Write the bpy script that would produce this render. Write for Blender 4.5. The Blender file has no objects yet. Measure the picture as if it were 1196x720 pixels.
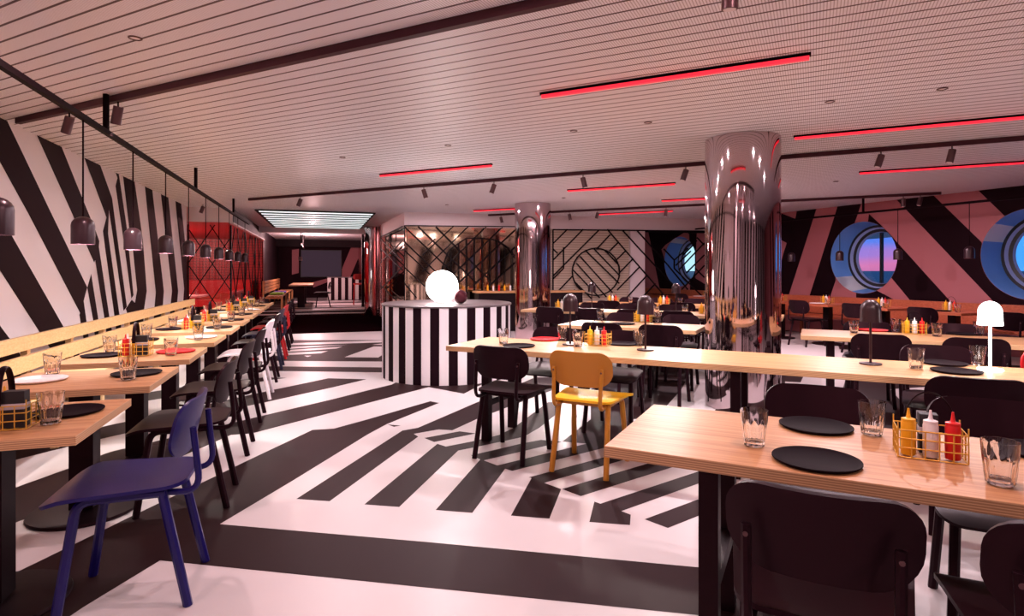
import bpy, bmesh, math, random
from math import sin, cos, pi, radians, atan2, sqrt
from mathutils import Vector, Matrix
random.seed(7)
SC = bpy.context.scene
COL = SC.collection
# ---------------------------------------------------------------- camera model
F, CX, HZ, EYE = 690.0, 598.0, 316.0, 1.35
CEIL = 2.66
TT = 0.74            # table top height
cam = bpy.data.cameras.new('camera'); camo = bpy.data.objects.new('camera', cam); COL.objects.link(camo)
cam.sensor_width = 36.0; cam.lens = 36.0 * F / 1196.0
cam.shift_y = -(360.0 - HZ) / 1196.0
camo.location = (0, 0, EYE); camo.rotation_euler = (pi / 2, 0, 0)
cam.clip_start = 0.02; cam.clip_end = 20000
SC.camera = camo
vs = SC.view_settings
vs.view_transform = 'Standard'; vs.look = 'None'; vs.gamma = 1.0; vs.exposure = 0.38
vs.use_curve_mapping = False
cy = SC.cycles
cy.use_denoising = True
cy.max_bounces = 10; cy.diffuse_bounces = 5; cy.glossy_bounces = 5; cy.transmission_bounces = 10; cy.transparent_max_bounces = 10
cy.caustics_reflective = False; cy.caustics_refractive = False
cy.sample_clamp_indirect = 6.0; cy.blur_glossy = 0.5

# ---------------------------------------------------------------- frames
A1, A2, A3 = radians(17.9), radians(-27.0), radians(22.1)
def fr(a): return (Vector((cos(a), sin(a), 0)), Vector((-sin(a), cos(a), 0)))
R1, D1 = fr(A1); R2, D2 = fr(A2); R3, D3 = fr(A3)
def at(f, s, t, z=0.0): return f[0] * s + f[1] * t + Vector((0, 0, z))
F1, F2, F3 = (R1, D1), (R2, D2), (R3, D3)
SW = -2.62           # left wall
S3W = 10.73          # right wall
def onz(u, v, z):    # point of the horizontal plane z
    Y = F * (EYE - z) / (v - HZ)
    return Vector(((u - CX) / F * Y, Y, z))
def onplane(u, v, n, c):   # vertical plane n.p = c
    q = (u - CX) / F
    Y = c / (n.x * q + n.y)
    return Vector((q * Y, Y, EYE - (v - HZ) / F * Y))

# ---------------------------------------------------------------- materials
def srgb(r, g, b):
    f = lambda c: (c / 255 / 12.92) if c / 255 <= 0.04045 else ((c / 255 + 0.055) / 1.055) ** 2.4
    return (f(r), f(g), f(b), 1.0)
def mat(name, col, rough=0.5, metal=0.0, spec=0.5, tint=None, emis=None, es=0.0, noise=0.0, nscale=8.0, bump=0.0, coat=0.0):
    m = bpy.data.materials.new(name); m.use_nodes = True
    nt = m.node_tree; b = nt.nodes['Principled BSDF']
    c = col if len(col) == 4 else (*col, 1.0)
    b.inputs['Base Color'].default_value = c
    b.inputs['Roughness'].default_value = rough; b.inputs['Metallic'].default_value = metal
    b.inputs['Specular IOR Level'].default_value = spec
    b.inputs['Coat Weight'].default_value = coat
    if tint: b.inputs['Specular Tint'].default_value = (*tint, 1.0)
    if emis: b.inputs['Emission Color'].default_value = (*emis[:3], 1.0); b.inputs['Emission Strength'].default_value = es
    if noise > 0 or bump > 0:
        tc = nt.nodes.new('ShaderNodeTexCoord'); n = nt.nodes.new('ShaderNodeTexNoise')
        n.inputs['Scale'].default_value = nscale; n.inputs['Detail'].default_value = 4
        nt.links.new(tc.outputs['Object'], n.inputs['Vector'])
        if noise > 0:
            mx = nt.nodes.new('ShaderNodeMix'); mx.data_type = 'RGBA'
            mx.inputs[6].default_value = tuple(x * (1 - noise) for x in c[:3]) + (1,)
            mx.inputs[7].default_value = tuple(min(1, x * (1 + noise)) for x in c[:3]) + (1,)
            nt.links.new(n.outputs['Fac'], mx.inputs[0]); nt.links.new(mx.outputs[2], b.inputs['Base Color'])
        if bump > 0:
            bp = nt.nodes.new('ShaderNodeBump'); bp.inputs['Strength'].default_value = bump; bp.inputs['Distance'].default_value = 0.01
            nt.links.new(n.outputs['Fac'], bp.inputs['Height']); nt.links.new(bp.outputs['Normal'], b.inputs['Normal'])
    return m
def wood(name, c1, c2, axis='X', rough=0.4):
    m = bpy.data.materials.new(name); m.use_nodes = True
    nt = m.node_tree; b = nt.nodes['Principled BSDF']
    tc = nt.nodes.new('ShaderNodeTexCoord'); mp = nt.nodes.new('ShaderNodeMapping')
    sc = {'X': (1.0, 46, 46), 'Y': (46, 1.0, 46), 'Z': (46, 46, 1.0)}[axis]
    mp.inputs['Scale'].default_value = sc
    n = nt.nodes.new('ShaderNodeTexNoise'); n.inputs['Scale'].default_value = 1.6; n.inputs['Detail'].default_value = 6; n.inputs['Roughness'].default_value = 0.6
    cr = nt.nodes.new('ShaderNodeValToRGB'); cr.color_ramp.elements[0].position = 0.35; cr.color_ramp.elements[1].position = 0.65
    cr.color_ramp.elements[0].color = c1; cr.color_ramp.elements[1].color = c2
    nt.links.new(tc.outputs['Object'], mp.inputs['Vector']); nt.links.new(mp.outputs['Vector'], n.inputs['Vector'])
    nt.links.new(n.outputs['Fac'], cr.inputs['Fac']); nt.links.new(cr.outputs['Color'], b.inputs['Base Color'])
    b.inputs['Roughness'].default_value = rough; b.inputs['Specular IOR Level'].default_value = 0.35
    return m
def ply_edge(name, c1, c2):
    m = bpy.data.materials.new(name); m.use_nodes = True
    nt = m.node_tree; b = nt.nodes['Principled BSDF']
    tc = nt.nodes.new('ShaderNodeTexCoord'); sp = nt.nodes.new('ShaderNodeSeparateXYZ')
    mu = nt.nodes.new('ShaderNodeMath'); mu.operation = 'MULTIPLY'; mu.inputs[1].default_value = 2 * pi / 0.0075
    si = nt.nodes.new('ShaderNodeMath'); si.operation = 'SINE'
    cr = nt.nodes.new('ShaderNodeValToRGB'); cr.color_ramp.elements[0].color = c1; cr.color_ramp.elements[1].color = c2
    cr.color_ramp.elements[0].position = 0.1; cr.color_ramp.elements[1].position = 0.6
    nt.links.new(tc.outputs['Object'], sp.inputs[0]); nt.links.new(sp.outputs['Z'], mu.inputs[0]); nt.links.new(mu.outputs[0], si.inputs[0])
    nt.links.new(si.outputs[0], cr.inputs['Fac']); nt.links.new(cr.outputs['Color'], b.inputs['Base Color'])
    b.inputs['Roughness'].default_value = 0.55
    return m
def glassmat(name, rough=0.0, col=(1, 1, 1, 1), ior=1.45):
    m = bpy.data.materials.new(name); m.use_nodes = True
    nt = m.node_tree; nt.nodes.clear()
    o = nt.nodes.new('ShaderNodeOutputMaterial'); g = nt.nodes.new('ShaderNodeBsdfGlass')
    g.inputs['Color'].default_value = col; g.inputs['Roughness'].default_value = rough; g.inputs['IOR'].default_value = ior
    nt.links.new(g.outputs[0], o.inputs[0]); return m
def panemat(name, tint=(0.9, 0.93, 1, 1), refl=0.06):
    m = bpy.data.materials.new(name); m.use_nodes = True
    nt = m.node_tree; nt.nodes.clear()
    o = nt.nodes.new('ShaderNodeOutputMaterial'); t = nt.nodes.new('ShaderNodeBsdfTransparent'); t.inputs[0].default_value = tint
    g = nt.nodes.new('ShaderNodeBsdfGlossy'); g.inputs['Roughness'].default_value = 0.02
    x = nt.nodes.new('ShaderNodeMixShader'); x.inputs[0].default_value = refl
    nt.links.new(t.outputs[0], x.inputs[1]); nt.links.new(g.outputs[0], x.inputs[2]); nt.links.new(x.outputs[0], o.inputs[0]); return m

def ceiling_mat():
    m = bpy.data.materials.new('slatted_ceiling'); m.use_nodes = True
    nt = m.node_tree; L = nt.links; N = nt.nodes; b = N['Principled BSDF']
    tc = N.new('ShaderNodeTexCoord'); mp = N.new('ShaderNodeMapping'); mp.inputs['Rotation'].default_value = (0, 0, -A2)
    L.new(tc.outputs['Object'], mp.inputs['Vector']); sp = N.new('ShaderNodeSeparateXYZ'); L.new(mp.outputs[0], sp.inputs[0])
    def M(op, a, v=None, w=None):
        n = N.new('ShaderNodeMath'); n.operation = op
        for i, x in enumerate((a, v, w)):
            if x is None: continue
            if isinstance(x, (int, float)): n.inputs[i].default_value = x
            else: L.new(x, n.inputs[i])
        return n.outputs[0]
    groove = M('LESS_THAN', M('FRACT', M('MULTIPLY', sp.outputs['Y'], 1 / 0.112)), 0.13)
    rib = M('LESS_THAN', M('FRACT', M('MULTIPLY', sp.outputs['X'], 1 / 0.015)), 0.30)
    mx = N.new('ShaderNodeMix'); mx.data_type = 'RGBA'
    mx.inputs[6].default_value = (0.93, 0.95, 1.0, 1); mx.inputs[7].default_value = (0.58, 0.55, 0.58, 1)
    L.new(rib, mx.inputs[0])
    m2 = N.new('ShaderNodeMix'); m2.data_type = 'RGBA'; m2.inputs[7].default_value = (0.06, 0.03, 0.04, 1)
    L.new(mx.outputs[2], m2.inputs[6]); L.new(groove, m2.inputs[0]); L.new(m2.outputs[2], b.inputs['Base Color'])
    b.inputs['Roughness'].default_value = 0.45
    return m

M = {}
M['floor_white'] = mat('floor_white', (0.60, 0.545, 0.545), 0.38, noise=0.03, nscale=3)
M['floor_black'] = mat('floor_black', (0.017, 0.0075, 0.008), 0.52, spec=0.10, tint=(1.0, 0.45, 0.55))
M['dark_floor'] = mat('dark_floor', (0.008, 0.002, 0.003), 0.9, spec=0.0)
M['wall_white'] = mat('wall_white', (0.80, 0.74, 0.76), 0.6)
M['wall_pink'] = mat('wall_pink', (0.44, 0.135, 0.155), 0.6)
M['wall_black'] = mat('wall_black', (0.008, 0.003, 0.005), 0.6, spec=0.12, tint=(1.0, 0.45, 0.55))
M['ceiling'] = ceiling_mat()
M['plain_white'] = mat('plain_white', (0.72, 0.62, 0.63), 0.6)
M['dark_paint'] = mat('dark_paint', (0.010, 0.004, 0.006), 0.6, spec=0.12)
M['track_metal'] = mat('track_metal', (0.005, 0.0018, 0.0025), 0.6, spec=0.06, tint=(1.0, 0.45, 0.55))
M['beam_metal'] = mat('beam_metal', (0.060, 0.024, 0.030), 0.55, spec=0.2, tint=(1.0, 0.45, 0.55))
M['spot_metal'] = mat('spot_metal', (0.10, 0.045, 0.05), 0.35, metal=0.4)
M['shade_metal'] = mat('shade_metal', (0.036, 0.014, 0.020), 0.30, metal=0.3)
M['black_ply'] = mat('black_ply', (0.012, 0.0045, 0.007), 0.38, spec=0.13, tint=(1.0, 0.45, 0.55))
M['black_steel'] = mat('black_steel', (0.005, 0.002, 0.003), 0.42, spec=0.18, tint=(1.0, 0.45, 0.55))
M['blue_ply'] = mat('blue_ply', (0.006, 0.003, 0.095), 0.32, spec=0.35)
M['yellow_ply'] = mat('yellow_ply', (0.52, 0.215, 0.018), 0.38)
M['white_ply'] = mat('white_ply', (0.75, 0.66, 0.70), 0.4)
M['red_ply'] = mat('red_ply', (0.55, 0.012, 0.015), 0.35)
M['navy_ply'] = mat('navy_ply', (0.012, 0.010, 0.035), 0.33)
M['wood'] = wood('plywood_face', (0.40, 0.175, 0.07, 1), (0.60, 0.335, 0.155, 1))
M['wood_bench'] = wood('pine_bench', (0.68, 0.44, 0.20, 1), (0.80, 0.57, 0.30, 1), 'Y')
M['wood_red'] = wood('reddish_wood', (0.34, 0.075, 0.035, 1), (0.48, 0.13, 0.06, 1), 'Y')
M['wood_slat'] = wood('slat_wood', (0.45, 0.20, 0.08, 1), (0.60, 0.30, 0.13, 1), 'Y')
M['ply'] = ply_edge('plywood_edge', (0.42, 0.22, 0.10, 1), (0.70, 0.45, 0.24, 1))
M['mirror'] = mat('pink_chrome', (0.54, 0.43, 0.45), 0.05, metal=1.0)
M['bronze'] = mat('bronze_mirror', (0.78, 0.60, 0.43), 0.05, metal=1.0)
M['louvre'] = mat('beige_louvre', (0.58, 0.46, 0.36), 0.5)
M['louvre_dark'] = mat('beige_louvre_gap', (0.30, 0.22, 0.17), 0.6)
M['lattice'] = mat('lattice_black', (0.004, 0.002, 0.003), 0.6, spec=0.1)
M['marble'] = mat('grey_marble', (0.14, 0.11, 0.115), 0.3, noise=0.5, nscale=6)
M['globe'] = mat('opal_glass_lit', (1, 1, 1), 0.4, emis=(1, 0.94, 0.90), es=15.0)
M['dark_ball'] = mat('dark_ball', (0.10, 0.02, 0.03), 0.15, metal=0.6)
M['plate_black'] = mat('plate_black', (0.008, 0.004, 0.006), 0.75, spec=0.05, tint=(1.0, 0.45, 0.55))
M['plate_red'] = mat('plate_red', (0.62, 0.010, 0.014), 0.6, spec=0.1)
M['plate_white'] = mat('plate_white', (0.85, 0.80, 0.78), 0.35)
M['glass'] = glassmat('tumbler_glass')
M['pane'] = panemat('porthole_pane')
M['screen_pane'] = panemat('screen_glass', (0.97, 0.9, 0.9, 1), 0.025)
M['wire'] = mat('yellow_wire', (0.72, 0.42, 0.06), 0.35, metal=0.3)
M['sauce_yellow'] = mat('sauce_yellow', (0.85, 0.42, 0.01), 0.35)
M['sauce_white'] = mat('sauce_white', (0.85, 0.80, 0.80), 0.35)
M['sauce_red'] = mat('sauce_red', (0.66, 0.01, 0.012), 0.35)
M['napkin_black'] = mat('napkin_black', (0.010, 0.006, 0.008), 0.6)
M['napkin_band'] = mat('napkin_band', (0.55, 0.50, 0.55), 0.6)
M['green'] = mat('olive_green', (0.14, 0.22, 0.02), 0.5)
M['lamp_dark'] = mat('lamp_dark', (0.036, 0.014, 0.018), 0.32, metal=0.35)
M['lamp_white'] = mat('lamp_white', (0.9, 0.88, 0.88), 0.4, emis=(1, 0.95, 0.94), es=6.0)
M['bulb'] = mat('warm_bulb', (1, 0.9, 0.8), 0.4, emis=(1, 0.86, 0.76), es=14.0)
M['red_led'] = mat('red_led', (1, 0.05, 0.06), 0.4, emis=(1.0, 0.02, 0.05), es=0.8)
M['led_tube'] = mat('led_tube', (0.9, 1, 1), 0.4, emis=(0.80, 0.88, 0.88), es=0.9)
M['red_tile'] = mat('red_tile', (0.45, 0.008, 0.012), 0.35)
M['red_leather'] = mat('red_leather', (0.62, 0.012, 0.02), 0.4)
M['porthole_blue'] = mat('porthole_blue', (0.19, 0.46, 1.0), 0.45)
M['porthole_white'] = mat('porthole_white', (0.93, 0.97, 1.0), 0.45)
M['rim_blue'] = mat('rim_blue', (0.42, 0.52, 0.85), 0.4)
M['rubber'] = mat('rubber', (0.008, 0.006, 0.009), 0.5)
M['screen'] = mat('screen', (0.035, 0.022, 0.036), 0.6, spec=0.1, emis=(0.30, 0.20, 0.30), es=0.07)
M['sea'] = mat('sea', (0.008, 0.03, 0.09), 0.6, spec=0.05, noise=0.5, nscale=0.12)
M['cushion_green'] = mat('cushion_green', (0.28, 0.5, 0.03), 0.8)
M['cushion_purple'] = mat('cushion_purple', (0.10, 0.04, 0.3), 0.8)

# ---------------------------------------------------------------- mesh builder
class MB:
    def __init__(s): s.v = []; s.f = []; s.m = []
    def add(s, vs, fs, mi=0):
        o = len(s.v); s.v += [Vector(p) for p in vs]
        s.f += [tuple(i + o for i in f) for f in fs]; s.m += [mi] * len(fs); return s
    def box(s, c, d, mi=0, ax=None, mis=None):
        ax = ax or (Vector((1, 0, 0)), Vector((0, 1, 0)), Vector((0, 0, 1)))
        c = Vector(c); v = []
        for k in (-.5, .5):
            for j in (-.5, .5):
                for i in (-.5, .5): v.append(c + ax[0] * d[0] * i + ax[1] * d[1] * j + ax[2] * d[2] * k)
        fs = [(0, 2, 3, 1), (4, 5, 7, 6), (0, 1, 5, 4), (2, 6, 7, 3), (0, 4, 6, 2), (1, 3, 7, 5)]
        s.add(v, fs, mi)
        if mis: s.m[-6:] = list(mis)
        return s
    def bar(s, a, b, w, h, mi=0, up=Vector((0, 0, 1))):
        a, b = Vector(a), Vector(b); d = b - a; L = d.length; d = d / L
        if abs(d.dot(up)) > .98: up = Vector((0, 1, 0)) if abs(d.y) < .9 else Vector((1, 0, 0))
        x = d.cross(up).normalized(); z = x.cross(d).normalized()
        return s.box((a + b) / 2, (w, L, h), mi, (x, d, z))
    def tube(s, pts, r, seg=8, mi=0, closed=False, caps=True, flat=1.0):
        pts = [Vector(p) for p in pts]; n = len(pts); v = []; fs = []
        up = None
        for i, p in enumerate(pts):
            if closed: d = pts[(i + 1) % n] - pts[i - 1]
            else: d = pts[min(i + 1, n - 1)] - pts[max(i - 1, 0)]
            d.normalize()
            if up is None:
                up = Vector((0, 0, 1)) if abs(d.z) < .9 else Vector((1, 0, 0))
            x = d.cross(up).normalized(); up = x.cross(d).normalized()
            rr = r[i] if isinstance(r, (list, tuple)) else r
            for k in range(seg):
                a = 2 * pi * (k + .5) / seg; v.append(p + x * cos(a) * rr * flat + up * sin(a) * rr)
        for i in range(n if closed else n - 1):
            for k in range(seg):
                a, b = i * seg + k, i * seg + (k + 1) % seg; c, d = ((i + 1) % n) * seg + (k + 1) % seg, ((i + 1) % n) * seg + k
                fs.append((a, b, c, d))
        if caps and not closed:
            fs.append(tuple(range(seg))[::-1]); fs.append(tuple(range((n - 1) * seg, n * seg)))
        return s.add(v, fs, mi)
    def lathe(s, prof, seg=24, c=(0, 0, 0), mi=0, rmod=None, closed=False):
        c = Vector(c); v = []; fs = []
        n = len(prof)
        for i, (r, z) in enumerate(prof):
            for k in range(seg):
                a = 2 * pi * k / seg; q = rmod(i, a) if rmod else 1.0
                v.append(c + Vector((r * q * cos(a), r * q * sin(a), z)))
        for i in range(n if closed else n - 1):
            for k in range(seg):
                j = (i + 1) % n
                fs.append((i * seg + k, i * seg + (k + 1) % seg, j * seg + (k + 1) % seg, j * seg + k))
        if not closed:
            if prof[0][0] > 1e-6: fs.append(tuple(range(seg))[::-1])
            if prof[-1][0] > 1e-6: fs.append(tuple(range((n - 1) * seg, n * seg)))
        return s.add(v, fs, mi)
    def shell(s, outline, fn, thick, rings=6, mi=0):
        # star-shaped outline, fn maps (x, y) to a point; gives a solid sheet
        n = len(outline); ox = sum(p[0] for p in outline) / n; oy = (max(p[1] for p in outline) + min(p[1] for p in outline)) / 2; pts2 = [(0.0, oy)]
        for k in range(1, rings + 1):
            q = k / rings; pts2 += [(x * q, oy + (y - oy) * q) for x, y in outline]
        top, bot = [], []
        e = 1e-3
        for x, y in pts2:
            p = fn(x, y); nx = (fn(x + e, y) - p).cross(fn(x, y + e) - p).normalized()
            top.append(p + nx * thick / 2); bot.append(p - nx * thick / 2)
        fs = []; N = len(pts2)
        for k in range(rings):
            for i in range(n):
                j = (i + 1) % n
                if k == 0: fs += [(0, 1 + i, 1 + j), (N, N + 1 + j, N + 1 + i)]
                else:
                    a, b, c, d = 1 + (k - 1) * n + i, 1 + k * n + i, 1 + k * n + j, 1 + (k - 1) * n + j
                    fs += [(a, b, c, d), (N + d, N + c, N + b, N + a)]
        o = 1 + (rings - 1) * n
        for i in range(n):
            j = (i + 1) % n; fs.append((o + i, N + o + i, N + o + j, o + j))
        return s.add(top + bot, fs, mi)
    def sphere(s, c, r, seg=24, mi=0):
        n = seg // 2
        return s.lathe([(max(r * sin(pi * i / n), 1e-7), -r * cos(pi * i / n)) for i in range(n + 1)], seg, c, mi)
    def poly(s, pts, mi=0): return s.add(pts, [tuple(range(len(pts)))], mi)
    def build(s, name, mats, parent=None, smooth=False, loc=None, rot=0.0):
        me = bpy.data.meshes.new(name); me.from_pydata([tuple(p) for p in s.v], [], s.f)
        for m in (mats if isinstance(mats, (list, tuple)) else [mats]): me.materials.append(m)
        me.polygons.foreach_set('material_index', s.m)
        if smooth:
            me.polygons.foreach_set('use_smooth', [True] * len(me.polygons))
            try: me.set_sharp_from_angle(angle=radians(40))
            except Exception: pass
        me.validate(); me.update()
        o = bpy.data.objects.new(name, me); COL.objects.link(o)
        if parent: o.parent = parent
        if loc is not None: o.location = loc; o.rotation_euler[2] = rot
        return o
def fix_normals(o):
    bm = bmesh.new(); bm.from_mesh(o.data); bmesh.ops.recalc_face_normals(bm, faces=bm.faces[:]); bm.to_mesh(o.data); bm.free(); return o

LABELS = {}
def tag(o, label, cat, group=None):
    n = len(label.split())
    if n < 4 or n > 16: print('LABEL LENGTH', n, label)
    if label in LABELS: print('DUP LABEL', label)
    LABELS[label] = 1
    o['label'] = label; o['category'] = cat
    if group: o['group'] = group
    return o
def thing(name, loc=(0, 0, 0), rot=0.0):
    o = bpy.data.objects.new(name, None); COL.objects.link(o); o.location = loc; o.rotation_euler[2] = rot
    o.empty_display_size = 0.05; return o
KIDS = {}
def kids(o):
    return [c for c in o.children]
def dup(root, loc, rot=0.0):
    r = root.copy(); COL.objects.link(r); r.location = loc; r.rotation_euler[2] = rot
    for ch in kids(root):
        c = ch.copy(); COL.objects.link(c); c.parent = r
        for g in kids(ch):
            d = g.copy(); COL.objects.link(d); d.parent = c
    return r
def struct(o): o['kind'] = 'structure'; return o
PROTO = {}
def place(key, maker, loc, rot, label, cat, group=None):
    """the first of a kind is the thing itself, the others are copies of it"""
    if key not in PROTO:
        o = maker(); o.location = loc; o.rotation_euler[2] = rot; PROTO[key] = o
    else: o = dup(PROTO[key], loc, rot)
    return tag(o, label, cat, group)

def rrect(w, h, r, seg=6, rb=None):
    rb = rb or r; out = []
    for cx, cyy, a0, rr in ((w / 2 - r, h / 2 - r, 0, r), (-w / 2 + r, h / 2 - r, 90, r), (-w / 2 + rb, -h / 2 + rb, 180, rb), (w / 2 - rb, -h / 2 + rb, 270, rb)):
        for i in range(seg + 1):
            a = radians(a0 + 90 * i / seg); out.append((cx + rr * cos(a), cyy + rr * sin(a)))
    res = []
    for i, p in enumerate(out):       # split the long straight edges
        q = out[(i + 1) % len(out)]; d = sqrt((p[0] - q[0]) ** 2 + (p[1] - q[1]) ** 2); k = max(1, int(d / 0.05))
        for j in range(k): res.append((p[0] + (q[0] - p[0]) * j / k, p[1] + (q[1] - p[1]) * j / k))
    return res
def arc(c, p0, p1, r, n=5):
    """rounds the corner c between p0 and p1"""
    c, p0, p1 = Vector(c), Vector(p0), Vector(p1); a = c + (p0 - c).normalized() * r; b = c + (p1 - c).normalized() * r
    return [(a * (1 - t) ** 2 + c * 2 * t * (1 - t) + b * t * t) for t in [i / n for i in range(n + 1)]]

# ================================================================ CHAIRS
def make_chair(m, ms=None):
    ms = ms or m
    def mk():
        t = thing('dining_chair')
        def seatf(x, y):
            z = 0.484 - 0.012 * (1 - min(1, (x / 0.22) ** 2)) * (1 - min(1, ((y) / 0.23) ** 2))
            if y > 0.16: z -= 0.9 * (y - 0.16) ** 2 * 3.2
            if y < -0.15: z += 1.2 * (y + 0.15) ** 2
            return Vector((x * (1 + 0.12 * y / 0.22), y, z))
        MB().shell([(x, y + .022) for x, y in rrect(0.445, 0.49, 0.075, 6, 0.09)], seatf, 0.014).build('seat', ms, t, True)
        def backf(x, y):
            return Vector((x, -0.235 + 0.055 * (x / 0.22) ** 2 - 0.24 * y, 0.700 + y))
        MB().shell(rrect(0.435, 0.236, 0.080, 6, 0.108), lambda x, y: backf(x, y), 0.013).build('backrest', m, t, True)
        for sx in (-1, 1):
            X = lambda a: sx * a
            # front leg runs up, bends and becomes the side rail
            f0 = Vector((X(.200), .215, 0)); f1 = Vector((X(.178), .150, .459)); f2 = Vector((X(.172), -.150, .459)); f3 = Vector((X(.190), -.235, 0))
            MB().tube([f0] + arc(f1, f0, f2, .055) + [f2], .0185, 8).build('leg', m, t, True)
            MB().tube([f2 + Vector((0, .012, .004)), f3], .0185, 8).build('leg', m, t, True)
            b0 = Vector((X(.150), -.060, .460)); b1 = Vector((X(.160), -.275, .445)); b2 = Vector((X(.165), -.249, .712))
            pm = b1 + Vector((0, 0, .0))
            po = MB().tube([b0] + arc(pm, b0, b2, .075, 6) + [b2], .0130, 8).build('back_post', m, t, True)
            MB().tube([b2 + Vector((0, -.010, -.022)), b2 + Vector((0, -.0155, -.022))], .0065, 12).build('screw', M['spot_metal'], po, True)
        MB().bar((-.172, -.135, .454), (.172, -.135, .454), .018, .018).bar((-.172, .11, .454), (.172, .11, .454), .018, .018).build('seat_rail', m, t)
        return t
    return mk
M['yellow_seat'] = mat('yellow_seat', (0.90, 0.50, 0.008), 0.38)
def chair(kind, pos, face, label, group=None):
    m = {'black': M['black_ply'], 'blue': M['blue_ply'], 'yellow': M['yellow_ply'], 'white': M['white_ply'], 'red': M['red_ply'], 'navy': M['navy_ply']}[kind]
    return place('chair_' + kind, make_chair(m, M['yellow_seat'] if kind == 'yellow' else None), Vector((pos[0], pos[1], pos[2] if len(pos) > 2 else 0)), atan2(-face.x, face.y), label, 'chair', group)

# ================================================================ TABLEWARE
def make_plate(m):
    def mk():
        return MB().lathe([(1e-7, .004), (.112, .004), (.122, .010), (.130, .012), (.130, .008), (.120, .0005), (1e-7, .0005)], 40).build('plate', m, None, True)
    return mk
def plate(kind, p, label):
    return place('plate_' + kind, make_plate(M['plate_' + kind]), Vector((p[0], p[1], TT + .001)), 0, label, 'plate', 'round plates on the tables')
def make_glass():
    H = .125; seg = 40
    def rm(i, a):
        return 1.0 - (.075 * abs(cos(5 * a)) if 1 <= i <= 4 else 0.0)
    prof = [(.026, 0), (.034, .004), (.0375, .03), (.040, .055), (.0425, .078), (.0435, .088), (.046, H), (.0435, H), (.0405, .085), (.036, .045), (.0315, .017), (1e-6, .016)]
    b = MB(); b.lathe(prof, seg, rmod=rm)
    return fix_normals(b.build('tumbler', M['glass'], None, True))
def glass(p, label, z=TT):
    return place('tumbler', make_glass, Vector((p[0], p[1], z + .001)), random.random() * 3, label, 'glass', 'glass tumblers')
def make_bottle(m):
    def mk():
        b = MB().lathe([(1e-7, 0), (.020, 0), (.0215, .003), (.0215, .100), (.0195, .108), (1e-7, .108)], 20).build('squeeze_bottle', m, None, True)
        MB().lathe([(.0205, .108), (.0205, .116), (.008, .120), (.006, .126), (.003, .150), (1e-7, .150)], 16).build('nozzle_cap', m, b, True)
        return b
    return mk
def bottle(kind, p, z, label):
    return place('bottle_' + kind, make_bottle(M['sauce_' + kind]), Vector((p[0], p[1], z)), 0, label, 'sauce bottle', 'squeeze bottles in the wire caddies')
CW, CD = .185, .125
def make_caddy(strap):
    def mk():
        t = thing('wire_caddy'); b = MB(); r = .0022
        w, d = CW / 2, CD / 2
        for z, q in ((.004, 1), (.035, 1), (.065, 1), (.092, 1)):
            b.tube([(-w, -d, z), (w, -d, z), (w, d, z), (-w, d, z)], r, 6, 0, True)
        for i in range(6):
            x = -w + CW * i / 5
            for y in (-d, d): b.tube([(x, y, .004), (x, y, .115 if i in (0, 5) else .092)], r, 6)
            b.tube([(x, -d, .004), (x, d, .004)], r, 6)
        for j in (1, 2):
            y = -d + CD * j / 3
            for x in (-w, w): b.tube([(x, y, .004), (x, y, .092)], r, 6)
        b.build('basket', M['wire'], t, True)
        h = MB(); n = 14
        if strap: h.tube([(-.0, .0585 * cos(pi * i / n), .09 + .145 * sin(pi * i / n)) for i in range(n + 1)], .012, 8, flat=.4)
        else: h.tube([(.072 * cos(pi * i / n), .0, .09 + .12 * sin(pi * i / n)) for i in range(n + 1)], .0025, 6)
        h.build('handle', M['black_steel'], t, True)
        return t
    return mk
def make_napkins(w, h):
    def mk():
        t = thing('napkin_box')
        MB().box((0, 0, h / 2), (w, .046, h)).build('box', M['napkin_black'], t)
        MB().box((0, 0, h * .58), (w + .0015, .0475, .022)).build('band', M['napkin_band'], t)
        return t
    return mk
def make_herb():
    return MB().lathe([(1e-7, 0), (.017, 0), (.017, .07), (.010, .085), (.010, .10), (1e-7, .10)], 14).build('green_jar', M['green'], None, True)
def caddy(p, rot, where, kind='side', z=TT):
    """where: words saying which table this caddy stands on"""
    z0 = z + .0006; P = Vector((p[0], p[1], z0)); x = Vector((cos(rot), sin(rot), 0)); y = Vector((-sin(rot), cos(rot), 0))
    place('caddy_' + kind, make_caddy(kind == 'strap'), P, rot, 'yellow wire caddy of sauces on ' + where, 'caddy', 'wire condiment caddies')
    q = lambda a, b: P + x * a + y * b + Vector((0, 0, .0068))
    if kind == 'side':
        bt = (('yellow', (-.060, -.026)), ('white', (0, -.026)), ('red', (.059, -.026))); nb = (.0, .028); hb = (-.060, .030)
    else:
        bt = (('red', (-.058, -.026)), ('white', (-.060, .028)), ('yellow', (-.013, .028))); nb = (.042, -.020); hb = (.055, .036)
    for k, (a, b) in bt: bottle(k, q(a, b), P.z + .0068, '%s squeeze bottle in the caddy on %s' % (k, where))
    place('napkin_box_' + kind, make_napkins(*((.052, .128) if kind == 'side' else (.074, .138))), q(*nb), rot, 'black napkin box in the caddy on ' + where, 'napkin box', 'napkin boxes')
    place('green_jar', make_herb, q(*hb), 0, 'small green jar in the caddy on ' + where, 'jar', 'green jars')
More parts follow.
